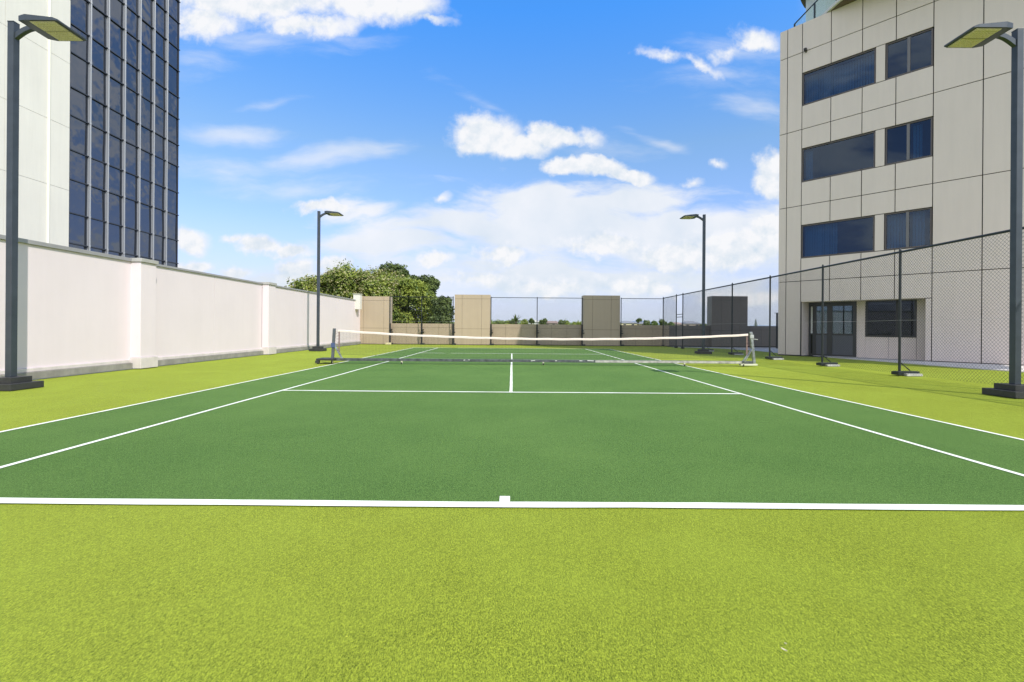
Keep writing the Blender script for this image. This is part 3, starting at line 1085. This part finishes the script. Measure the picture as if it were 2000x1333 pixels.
# window bays
vs_ = [0.92, 2.02, 3.12, 4.21, 5.32]
for a, b_ in zip(vs_[:-1], vs_[1:]):
    panel(pm, a, b_, REC[2], 3.30)
for k, (zb, zt) in enumerate(((4.30, 5.75), (7.64, 9.12), (11.0, 12.44))):
    lo, hi = LV[k], LV[k + 1]
    for a, b_ in zip(vs_[:-1], vs_[1:]):
        panel(pm, a, b_, lo, zb)
        panel(pm, a, b_, zt, hi)
    panel(pm, 3.56, 3.88, zb, zt)
for a, b_ in zip(vs_[:-1], vs_[1:]):
    panel(pm, a, b_, LV[3], TOP)
panel(pm, 5.13, 5.32, 0.03, REC[2])
# left end face of the building (turned away) and roof
for c, d in zip(bands[:-1], bands[1:]):
    pm.box(-0.002, 0.03, 0.032, 3.2, c + 0.006, d - 0.006, fr)
pm.build('cladding', clad_m, rb)
# structure behind the cladding, with real openings for the windows and the recess
bk = MB()
bk.box(0.04, 0.92, 0.035, 6.0, 0.02, TOP - 0.02, fr)
bk.box(5.33, 17.2, 0.035, 6.0, 0.02, TOP - 0.02, fr)
bk.box(5.14, 5.32, 0.035, 0.95, 0.02, REC[2] + 0.03, fr)
bk.box(0.921, 5.329, 0.035, 0.30, REC[2] + 0.03, 4.29, fr)
bk.box(0.921, 5.329, 0.035, 0.30, 5.76, 7.63, fr)
bk.box(0.921, 5.329, 0.035, 0.30, 9.13, 10.99, fr)
bk.box(0.921, 5.329, 0.035, 0.30, 12.45, TOP - 0.02, fr)
for zb, zt in ((4.29, 5.76), (7.63, 9.13), (10.99, 12.45)):
    bk.box(3.57, 3.87, 0.035, 0.30, zb, zt, fr)
bk.build('wall', backing_m, rb)
MB().box(0.05, 17.2, 0.3, 6.0, TOP - 0.019, TOP + 0.0, fr).build('roof_terrace', mat('roof_deck', (0.35, 0.35, 0.34), 0.8), rb)
MB().box(0.0, 17.3, -0.02, 0.03, -0.03, 0.029, fr).box(0.0, 0.92, -0.015, 0.6, -0.03, 0.028, fr).build('dark_base_strip', dark_m, rb)
# rooms behind the windows
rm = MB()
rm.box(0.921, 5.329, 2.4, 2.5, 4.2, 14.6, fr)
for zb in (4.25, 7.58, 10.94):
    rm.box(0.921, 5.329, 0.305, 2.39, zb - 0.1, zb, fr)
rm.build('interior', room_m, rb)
rnd = random.Random(3)


def make_curtain(s0, s1, z0, z1, t, parent, fold=0.07, m=None):
    q = MB()
    s_ = s0
    while s_ < s1:
        a = rnd.uniform(0.35, 0.75)
        hw = 0.045
        ca, sa = math.cos(a) * hw, math.sin(a) * hw
        z1j = z1
        q.add([fr(s_ - ca, t - sa, z0), fr(s_ + ca, t + sa, z0), fr(s_ + ca, t + sa, z1j), fr(s_ - ca, t - sa, z1j)], [(0, 1, 2, 3)])
        s_ += 0.095
    return q.build('blind', m or curtain_m, parent)


curt = {0: [(1.0, 2.2)], 1: [(3.95, 4.55), (4.72, 5.02)], 2: [(1.0, 1.28)], 3: [(4.72, 5.0)], 4: [(1.0, 3.5)], 5: []}
for i, (s0, s1, zb, zt, kind) in enumerate(wins):
    f = MB()
    e = 0.055
    t0, t1_ = 0.05, 0.12
    f.box(s0, s1, t0 - 0.04, t1_, zb, zb + e, fr).box(s0, s1, t0, t1_, zt - e, zt, fr)
    f.box(s0, s0 + e, t0, t1_, zb + e, zt - e, fr).box(s1 - e, s1, t0, t1_, zb + e, zt - e, fr)
    w_ = f.build('window', frame_m, rb)
    if kind == 'small':
        sm = s0 + (s1 - s0) * 0.50
        MB().box(sm - 0.045, sm + 0.045, t0 - 0.01, t1_, zb + e, zt - e, fr).build('mullion', frame_l, w_)
        for a, b_ in ((s0 + e, sm - 0.045), (sm + 0.045, s1 - e)):
            MB().box(a, b_, 0.085, 0.095, zb + e, zt - e, fr).build('pane', pane_m, w_)
    else:
        MB().box(s0 + e, s1 - e, 0.085, 0.095, zb + e, zt - e, fr).build('pane', pane_m, w_)
    for (a, b_) in curt[i]:
        make_curtain(a, b_, zb + 0.02, zt - 0.05, 0.42, w_, 0.09)

# recessed ground floor
T = 0.9
rc = MB()
rc.box(0.96, 0.975, 0.031, T, 0.02, REC[2], fr)                       # left jamb
for a, b_ in ((2.78, 3.08),):
    rc.box(a, b_, T - 0.03, T, 0.02, REC[2], fr)
for a, b_ in ((3.086, 3.86), (3.872, 4.74), (4.752, 5.3)):
    rc.box(a, b_, T - 0.03, T, 0.02, 0.885 if b_ < 5 else REC[2], fr)
rc.box(0.96, 5.13, 0.031, T, REC[2] + 0.001, REC[2] + 0.02, fr)
rc.build('recess_cladding', clad_m, rb)
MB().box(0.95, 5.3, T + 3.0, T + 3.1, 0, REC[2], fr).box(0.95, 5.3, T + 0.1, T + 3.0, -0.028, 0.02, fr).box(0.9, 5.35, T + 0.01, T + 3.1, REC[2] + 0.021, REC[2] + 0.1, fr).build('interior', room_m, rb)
d_ = MB()
for a, b_ in ((0.99, 1.06), (1.14, 1.28), (1.70, 1.90), (2.66, 2.78)):
    d_.box(a, b_, T - 0.06, T, 0.02, REC[2] - 0.02, fr)
d_.box(1.06, 2.66, T - 0.055, T - 0.002, 0.93, 1.0, fr).box(1.06, 2.66, T - 0.055, T - 0.002, 2.2, REC[2] - 0.02, fr).box(1.06, 2.66, T - 0.055, T - 0.002, 0.02, 0.09, fr)
door = d_.build('sliding_door', dkframe_m, rb, 0.0)
MB().box(1.28, 1.70, T - 0.03, T - 0.02, 1.0, 2.2, fr).build('pane', dpane_m, door)
MB().box(1.90, 2.66, T - 0.03, T - 0.02, 1.0, 2.2, fr).build('pane', dpane_m, door)
MB().box(1.06, 1.14, T - 0.03, T - 0.02, 1.0, 2.2, fr).build('side_light', mat('white_board', (0.75, 0.75, 0.75), 0.6), door)
MB().box(1.28, 1.70, T - 0.04, T - 0.015, 0.09, 0.93, fr).box(1.90, 2.66, T - 0.04, T - 0.015, 0.09, 0.93, fr).build('door_panel', mat('slate_panel', (0.075, 0.08, 0.1), 0.4), door)
f = MB()
for a, b_ in ((3.10, 3.16), (4.10, 4.18), (4.68, 4.74)):
    f.box(a, b_, T - 0.05, T + 0.02, 0.95, REC[2] - 0.04, fr)
f.box(3.10, 4.74, T - 0.055, T + 0.02, 0.89, 0.95, fr).box(3.10, 4.74, T - 0.055, T + 0.02, REC[2] - 0.04, REC[2], fr)
w_ = f.build('window', dkframe_m, rb)
MB().box(3.16, 4.10, T - 0.02, T - 0.01, 0.95, REC[2] - 0.04, fr).build('pane', lowpane_m, w_)
MB().box(4.18, 4.68, T - 0.02, T - 0.01, 0.95, REC[2] - 0.04, fr).build('pane', lowpane_m, w_)
# small security light with its bracket
c_ = MB().box(1.02, 1.12, -0.16, -0.03, 13.33, 13.43, fr).box(1.05, 1.09, -0.03, 0.0, 13.28, 13.38, fr)
c_.build('security_light', mat('black_plastic', (0.015, 0.015, 0.015), 0.5), rb)


# roof terrace slabs: flowing outline that swings out over the court side
def smooth_line(pts, n=8):
    out = []
    for i in range(len(pts) - 1):
        p0 = Vector(pts[max(i - 1, 0)])
        p1 = Vector(pts[i])
        p2 = Vector(pts[i + 1])
        p3 = Vector(pts[min(i + 2, len(pts) - 1)])
        for k in range(n):
            t = k / n
            out.append(tuple(0.5 * ((2 * p1) + (p2 - p0) * t + (2 * p0 - 5 * p1 + 4 * p2 - p3) * t * t + (3 * p1 - p0 - 3 * p2 + p3) * t ** 3)))
    out.append(tuple(pts[-1]))
    return out


low = smooth_line([(13.25, 22.9), (13.28, 21.2), (13.36, 19.6), (13.9, 17.9), (15.4, 15.6), (17.6, 13.2), (20.5, 10.2), (23.5, 7.2)])
MB().prism(low + [(28, 12), (20, 22), (15, 26)], 14.66, 14.78).build('balcony_slab', mat('white_slab', (0.62, 0.60, 0.56), 0.6), rb)
soff = [(x + 0.10, y - 0.0) for x, y in low]
MB().prism(soff + [(27.8, 12), (20, 21.8), (15.1, 25.8)], 14.64, 14.659).build('soffit', mat('timber_soffit', (0.12, 0.09, 0.06), 0.6, var=0.1), rb)
upl = smooth_line([(15.1, 25.1), (14.3, 24.2), (12.9, 22.0), (12.1, 19.3), (13.6, 16.2), (16.1, 13.2), (18.8, 9.3), (22.6, 4.5), (24.6, 3.4), (25.5, 1.4), (26.8, 1.6)])  # outline and depth out of view are shaped to shade turf and parapet
MB().prism(upl + [(30, 6), (32, 16), (20, 28)], 17.95, 20.0).build('upper_slab', mat('white_slab', (0.62, 0.60, 0.56), 0.6), rb)
MB().prism(upl + [(29.9, 6), (31.9, 15.9), (20, 27.9)], 17.93, 17.949).build('upper_soffit', mat('timber_soffit', (0.2, 0.15, 0.1), 0.6), rb)
pw = [(14.75, 24.4), (14.75, 22.8), (15.6, 20.0), (17.6, 17.0), (20.5, 13.6), (24, 10), (28, 13), (21, 22), (16, 26)]
MB().prism(pw, 14.79, 17.92).build('penthouse_wall', mat('pale_grey_wall', (0.72, 0.75, 0.75), 0.5, streak=0.1), rb)
hr = [(x - 0.0, y) for x, y in low]
bg_ = MB()
vs = []
for (xa, ya) in hr:
    vs += [(xa + 0.06, ya, 14.80), (xa + 0.07, ya, 14.80), (xa + 0.07, ya, 15.64), (xa + 0.06, ya, 15.64)]
fs = [(4 * i + k, 4 * i + (k + 1) % 4, 4 * i + 4 + (k + 1) % 4, 4 * i + 4 + k) for i in range(len(hr) - 1) for k in range(4)]
bg_.add(vs, fs + [(0, 1, 2, 3), tuple(len(vs) - 4 + k for k in (3, 2, 1, 0))])
balu = bg_.build('balustrade', bal_m, rb)
MB().path([(x + 0.07, y, 15.68) for x, y in hr], 0.03, 6).build('handrail', fence_m, balu)
pq = MB()
acc = 0
for (xa, ya), (xb, yb) in zip(hr[:-1], hr[1:]):
    if acc <= 0:
        pq.box(xa + 0.04, xa + 0.10, ya - 0.03, ya + 0.03, 14.785, 15.68)
        acc = 1.35
    acc -= math.hypot(xb - xa, yb - ya)
pq.build('baluster', fence_m, balu)


# ------------------------------------------------------------------ trees
def leaf_cloud(name, m, parent, clumps, n, size, seed, shell=0.55, squash=1.0):
    """many small leaf-sized faces spread through lumpy clumps"""
    r = np.random.default_rng(seed)
    cl = np.array(clumps, float)
    wts = cl[:, 3] ** 2
    idx = r.choice(len(cl), n, p=wts / wts.sum())
    d = r.normal(size=(n, 3))
    d /= np.linalg.norm(d, axis=1)[:, None]
    rad = shell + (1 - shell) * r.random(n) ** 0.6
    # lumpy surface
    lump = 1 + 0.16 * np.sin(d[:, 0] * 7 + cl[idx, 0]) * np.sin(d[:, 1] * 6 + cl[idx, 1]) + 0.12 * np.sin(d[:, 2] * 9 + cl[idx, 2] * 3)
    sc = cl[idx, 3:4] * rad[:, None] * lump[:, None]
    c = cl[idx, :3] + d * sc * np.array([1, 1, squash])
    nv = d * 0.8 + r.normal(size=(n, 3)) * 0.55 + np.array([0, 0, 0.35])
    nv /= np.linalg.norm(nv, axis=1)[:, None]
    a = np.cross(nv, r.normal(size=(n, 3)))
    a /= np.linalg.norm(a, axis=1)[:, None]
    b_ = np.cross(nv, a)
    s_ = size * (0.55 + 0.9 * r.random(n))[:, None]
    v = np.empty((n, 4, 3))
    v[:, 0] = c - a * s_
    v[:, 1] = c - b_ * s_ * 0.55
    v[:, 2] = c + a * s_
    v[:, 3] = c + b_ * s_ * 0.55
    me = bpy.data.meshes.new(name)
    me.vertices.add(4 * n)
    me.vertices.foreach_set('co', v.reshape(-1))
    me.loops.add(4 * n)
    me.loops.foreach_set('vertex_index', np.arange(4 * n, dtype=np.int32))
    me.polygons.add(n)
    me.polygons.foreach_set('loop_start', np.arange(0, 4 * n, 4, dtype=np.int32))
    me.polygons.foreach_set('loop_total', np.full(n, 4, dtype=np.int32))
    me.update()
    me.validate()
    me.materials.append(m)
    o = bpy.data.objects.new(name, me)
    C.objects.link(o)
    if parent:
        o.parent = parent
        o.matrix_parent_inverse = parent.matrix_basis.inverted()
    return o


def trunk(parent, x, y, z0, z1, r, clumps, m=None):
    q = MB()
    q.tube((x, y, z0), (x, y, z0 + (z1 - z0) * .6), r, 8, r * 0.7)
    f = z0 + (z1 - z0) * .55
    for c in clumps:
        mid = ((x + c[0]) / 2, (y + c[1]) / 2, (f + c[2]) / 2 + 0.3)
        q.tube((x, y, f), mid, r * 0.5, 6, r * 0.3)
        q.tube(mid, c[:3], r * 0.3, 6, r * 0.08)
    return q.build('trunk', m or bark_m, parent)


def clumpset(spec, ydist, seed, jit=0.6):
    """spec: (across, height, radius) of each foliage mass of the crown at that distance"""
    r = random.Random(seed)
    out = []
    for (x, z_, rad) in spec:
        y = ydist + r.uniform(-1.5, 1.5)
        out.append((x, y, z_, rad))
        for k in range(5):
            a = r.uniform(0, 2 * PI)
            e = r.uniform(-0.2, 1.2)
            out.append((x + math.cos(a) * rad * .75, y + math.sin(a) * rad * .75, z_ + math.sin(e) * rad * .62, rad * r.uniform(.32, .52)))
    return out


Yt = 52
bt = thing('flowering_tree', (-16, Yt, -14), 'broad yellow-green tree with pinkish cream blossom above the white wall', 'tree')
spec = [(-22.4, 4.6, 1.6), (-21.0, 5.2, 1.7), (-19.3, 5.7, 1.6), (-17.6, 5.9, 1.8), (-15.7, 5.2, 1.8), (-20.3, 3.4, 1.9), (-17.8, 3.8, 2.0),
        (-15.6, 3.2, 2.0), (-13.6, 4.2, 2.0), (-12.2, 5.1, 1.6), (-13.9, 5.7, 1.5), (-11.2, 4.7, 1.7), (-9.9, 4.6, 1.4), (-9.2, 3.3, 1.6), (-15.2, 6.2, 1.3), (-16.6, 6.0, 1.3),
        (-12.6, 1.6, 2.1), (-10.2, 1.0, 2.0), (-8.8, 0.4, 1.8), (-15.0, 0.8, 2.4), (-18.5, 0.8, 2.6), (-22.0, 2.0, 2.0), (-12, -1.6, 2.6), (-9.5, -2, 2.2)]
cs = clumpset(spec, Yt, 4)
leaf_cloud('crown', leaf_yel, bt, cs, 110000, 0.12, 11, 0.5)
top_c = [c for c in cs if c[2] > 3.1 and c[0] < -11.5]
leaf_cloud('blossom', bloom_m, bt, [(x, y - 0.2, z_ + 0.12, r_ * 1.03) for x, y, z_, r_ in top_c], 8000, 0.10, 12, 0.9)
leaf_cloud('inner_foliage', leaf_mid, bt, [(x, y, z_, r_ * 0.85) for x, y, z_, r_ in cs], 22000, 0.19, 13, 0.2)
trunk(bt, -14.5, Yt, -14, 2, 0.7, [(-20, Yt, 3, 0), (-17, Yt, 4, 0), (-13, Yt, 4, 0), (-10, Yt, 3, 0), (-12.2, Yt - 1, 1.0, 0), (-9.6, Yt, 1, 0)])

bt = thing('dark_tree', (-12.5, 57, -14), 'dark green treetops rising behind the right shoulder of the blossoming tree', 'tree')
cs = clumpset([(-14.4, 7.6, 1.1), (-13.2, 7.4, 1.1), (-12.2, 6.7, 0.8), (-13.5, 5.0, 2.2)], 57, 8)
leaf_cloud('crown', leaf_dark, bt, cs, 14000, 0.15, 21, 0.5)
trunk(bt, -13, 57, -14, 5, 0.5, [(-13.4, 57, 7, 0), (-16, 57, 6, 0), (-10.8, 57, 5, 0)])
bt = thing('round_tree', (-9.4, 55, -14), 'small dark round-headed tree poking up at the right of the big crown', 'tree')
cs = clumpset([(-10.0, 6.0, 1.0), (-9.2, 5.9, 0.9), (-9.6, 5.0, 0.9)], 55, 9)
leaf_cloud('crown', leaf_dark, bt, cs, 9000, 0.13, 22, 0.5)
trunk(bt, -9.3, 55, -14, 4, 0.35, [(-9.6, 55, 5.6, 0), (-8.9, 55, 5.2, 0)])
bt = thing('shady_tree', (-7.6, 50, -14), 'dark green tree behind the fence, left of the sunlit tan column', 'tree')
cs = clumpset([(-7.3, 3.3, 1.0), (-6.7, 2.5, 0.9), (-7.3, 1.6, 1.1), (-6.6, 0.8, 1.0), (-7.0, -0.8, 1.6), (-6.6, 3.6, 0.45)], 49, 10)
leaf_cloud('crown', leaf_dark, bt, cs, 16000, 0.12, 23, 0.5)
trunk(bt, -7.5, 49, -14, 0, 0.35, [(-7.9, 49, 3, 0), (-7, 49, 2, 0)])

# ------------------------------------------------------------------ distant ridge with houses and trees
hl = MB()
n = 60
vs = []
rr = random.Random(2)
for i in range(n + 1):
    x = -260 + 520 * i / n
    h_ = 4.2 + 0.4 * math.sin(i * 0.9) + rr.uniform(-.2, .2)
    h_ -= 0.9 * min(1, max(0, (x - 38) / 12)) + 2.0 * min(1, max(0, (x - 92) / 12))
    vs += [(x, 150, -14), (x, 226, h_ - 1.5), (x, 246, h_), (x, 330, -14)]
hl.add(vs, [(4 * i + k, 4 * i + k + 1, 4 * i + k + 5, 4 * i + k + 4) for i in range(n) for k in range(3)])
struct(hl.build('hill', mat('hill_grass', (0.11, 0.16, 0.05), 0.95, var=0.4, vscale=0.05), smooth=True))
hz = MB()
vs = []
for i in range(81):
    x = -200 + 1600 * i / 80
    h_ = 16 + 9 * math.sin(i * 0.21 + 1) + 4 * math.sin(i * 0.63)
    vs += [(x, 1500, -14), (x, 1700, h_), (x, 2100, -14)]
hz.add(vs, [(3 * i + k, 3 * i + k + 1, 3 * i + k + 4, 3 * i + k + 3) for i in range(80) for k in range(2)])
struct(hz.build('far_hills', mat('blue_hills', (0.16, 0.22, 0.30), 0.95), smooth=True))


def house(x, y, z_, w_, d, h_, wall, roof, lab, rot=0.0, hip=False):
    z_ += 0.45
    t = thing('house', (x, y, z_), lab, 'house', 'houses on the distant ridge')
    ca, sa = math.cos(rot), math.sin(rot)

    def f(a, b_, c):
        return (x + a * ca - b_ * sa, y + a * sa + b_ * ca, z_ + c)
    MB().box(-w_ / 2, w_ / 2, -d / 2, d / 2, -4, h_, f).build('wall', wall, t)
    q = MB()
    r = h_ * 0.55
    e = 0.4
    rx = w_ / 2 * (0.4 if hip else 1.0) + (0 if hip else e)
    q.add([f(-w_ / 2 - e, -d / 2 - e, h_ + .01), f(w_ / 2 + e, -d / 2 - e, h_ + .01), f(w_ / 2 + e, d / 2 + e, h_ + .01), f(-w_ / 2 - e, d / 2 + e, h_ + .01), f(-rx, 0, h_ + r), f(rx, 0, h_ + r)],
          [(0, 1, 5, 4), (2, 3, 4, 5), (1, 2, 5), (3, 0, 4), (3, 2, 1, 0)])
    q.build('roof', roof, t)
    for k in range(2):
        a = (-0.25 + 0.5 * k) * w_
        MB().box(a - 0.6, a + 0.6, -d / 2 - 0.06, -d / 2 - 0.01, h_ * .35, h_ * .8, f).build('window', tran_m, t)
    return t


cream = mat('house_cream', (0.62, 0.56, 0.36), 0.8)
pale = mat('house_white', (0.78, 0.78, 0.76), 0.8)
tanw = mat('house_tan', (0.45, 0.38, 0.32), 0.8)
rgrey = mat('roof_grey', (0.20, 0.21, 0.23), 0.7)
rbrown = mat('roof_brown', (0.24, 0.17, 0.14), 0.7)
Yh = 232


def hx(u):
    return (u - 1000) * Yh / 941.5


house(hx(1044), Yh, 1.05, 4.5, 6, 2.3, pale, mat('roof_white', (0.7, 0.7, 0.7), 0.6), 'bright white gabled house on the ridge left of the middle fence post', 1.5)
house(hx(1054), Yh + 4, 1.7, 4, 5, 1.7, pale, rgrey, 'small white house just right of the bright gabled one')
house(hx(1022), Yh + 8, 1.0, 6, 6, 2.0, tanw, rgrey, 'grey-roofed house between the palm and the white house')
house(hx(1074), Yh, 1.1, 6, 6, 1.9, tanw, rbrown, 'brown-roofed house right of the middle fence post')
house(hx(1087), Yh + 3, 0.95, 7, 6, 1.8, tanw, rbrown, 'long low brown house left of the shaded column')
house(hx(1224), Yh, 1.0, 8, 6, 2.2, cream, rgrey, 'yellow house with dark roof right of the shaded column', 0.1, True)
house(hx(1246), Yh + 2, 1.2, 10, 6, 1.8, cream, rgrey, 'wide yellow house nearer the fence corner', -0.1, True)
house(hx(1318), Yh, 1.1, 8, 6, 1.8, tanw, rbrown, 'tan house seen through the narrow gate frame', 0, True)
house(hx(1347), Yh, 0.8, 9, 7, 2.4, tanw, rgrey, 'hipped grey-roofed house left of the far right floodlight', 0, True)

tr = random.Random(12)
tl = [(964, 4.50, 5, leaf_yel, 'leftmost pale green tree on the ridge beside the sunlit column'), (979, 4.00, 5, leaf_mid, 'low mid green tree left of the palm'),
      (990, 4.00, 4, leaf_yel, 'yellowish tree just left of the palm'), (1001, 4.20, 3, leaf_dark, 'dark bush at the foot of the palm'), (1021, 4.00, 3, leaf_yel, 'pale bush right of the palm'),
      (1038, 4.90, 2.2, leaf_dark, 'small dark treetop above the white house'), (1058, 4.50, 2.6, leaf_dark, 'dark tree right of the white houses'),
      (1098, 4.20, 3.2, leaf_dark, 'rounded dark tree before the shaded column'), (1112, 3.80, 4.5, leaf_yel, 'bright lime tree near the shaded column'),
      (1127, 4.10, 4.2, leaf_yel, 'bright lime tree touching the shaded column'), (1241, 5.10, 1.8, leaf_dark, 'dark treetop above the yellow houses'),
      (1256, 4.60, 2.4, leaf_dark, 'dark tree at the right of the yellow houses'), (1270, 3.90, 2.6, leaf_mid, 'faint tree between houses and fence corner'),
      (1286, 4.70, 3.0, leaf_dark, 'dark tree at the fence corner'), (1300, 3.50, 2.6, leaf_mid, 'low tree right of the fence corner'),
      (1364, 3.10, 3.0, leaf_dark, 'low dark tree right of the hipped house')]
for i, (u, zt, r_, m, lab) in enumerate(tl):
    x = hx(u)
    y = Yh - 6
    r2 = r_ * 0.42
    zt += 0.35
    t = thing('ridge_tree', (x, y, -6), lab, 'tree', 'trees on the distant ridge')
    cl_ = [(x + tr.uniform(-.6, .6) * r_ * .8, y + tr.uniform(-1, 1), zt + 0.7 - r2 * tr.uniform(0.8, 2.2), r2 * tr.uniform(.6, 1.1)) for k in range(9)]
    leaf_cloud('crown', m, t, cl_, 900, 0.36, 40 + i, 0.4)
    trunk(t, x, y, -6, zt - 1, 0.3, cl_[:3])

# palm behind the parapet
px_, py_, pz_ = 1.27, 150, 3.3
pt = thing('palm_tree', (px_, py_, -14), 'spiky palm with upright fronds rising just over the parapet left of the middle post', 'palm')
MB().tube((px_, py_, -14), (px_, py_, pz_), 0.35, 8, 0.25).build('trunk', bark_m, pt)
q = MB()
r = random.Random(4)
for k in range(34):
    a = r.uniform(0, 2 * PI)
    el = r.uniform(0.05, 1.35)
    L_ = r.uniform(1.7, 2.6)
    prev = Vector((px_, py_, pz_))
    d0 = Vector((math.cos(a) * math.cos(el), math.sin(a) * math.cos(el), math.sin(el)))
    side = d0.cross(Vector((0, 0, 1))).normalized()
    pts = []
    for j in range(6):
        t = j / 5
        p = prev + d0 * L_ * t + Vector((0, 0, -0.7 * t * t * (1.4 - el)))
        pts.append((p, 0.22 * math.sin(PI * min(1, t * .85 + .15))))
    for (p, w0), (p2, w1) in zip(pts[:-1], pts[1:]):
        for s_ in (-1, 1):
            q.add([p, p2, p2 + side * w1 * s_ + Vector((0, 0, -.12)), p + side * w0 * s_ + Vector((0, 0, -.12))], [(0, 1, 2, 3)])
q.build('frond', leafmat('palm_leaf', (0.05, 0.09, 0.03), (0.20, 0.24, 0.06), 1.0), pt)

# Norfolk pine far right
nx_, ny_ = (1476 - 1000) * 300 / 941.5, 300
pt = thing('norfolk_pine', (nx_, ny_, -14), 'tiny tiered conifer on the skyline right of the bronze column', 'tree')
MB().tube((nx_, ny_, -14), (nx_, ny_, 8.2), 0.35, 6, 0.05).build('trunk', bark_m, pt)
q = MB()
for k in range(11):
    zz = 1.0 + k * 0.62
    R_ = 1.9 * (1 - k / 11.5)
    for j in range(7):
        a = j * 2 * PI / 7 + k
        q.tube((nx_, ny_, zz), (nx_ + math.cos(a) * R_, ny_ + math.sin(a) * R_, zz + 0.25), 0.30, 4, 0.10)
q.build('branches', leaf_dark, pt)
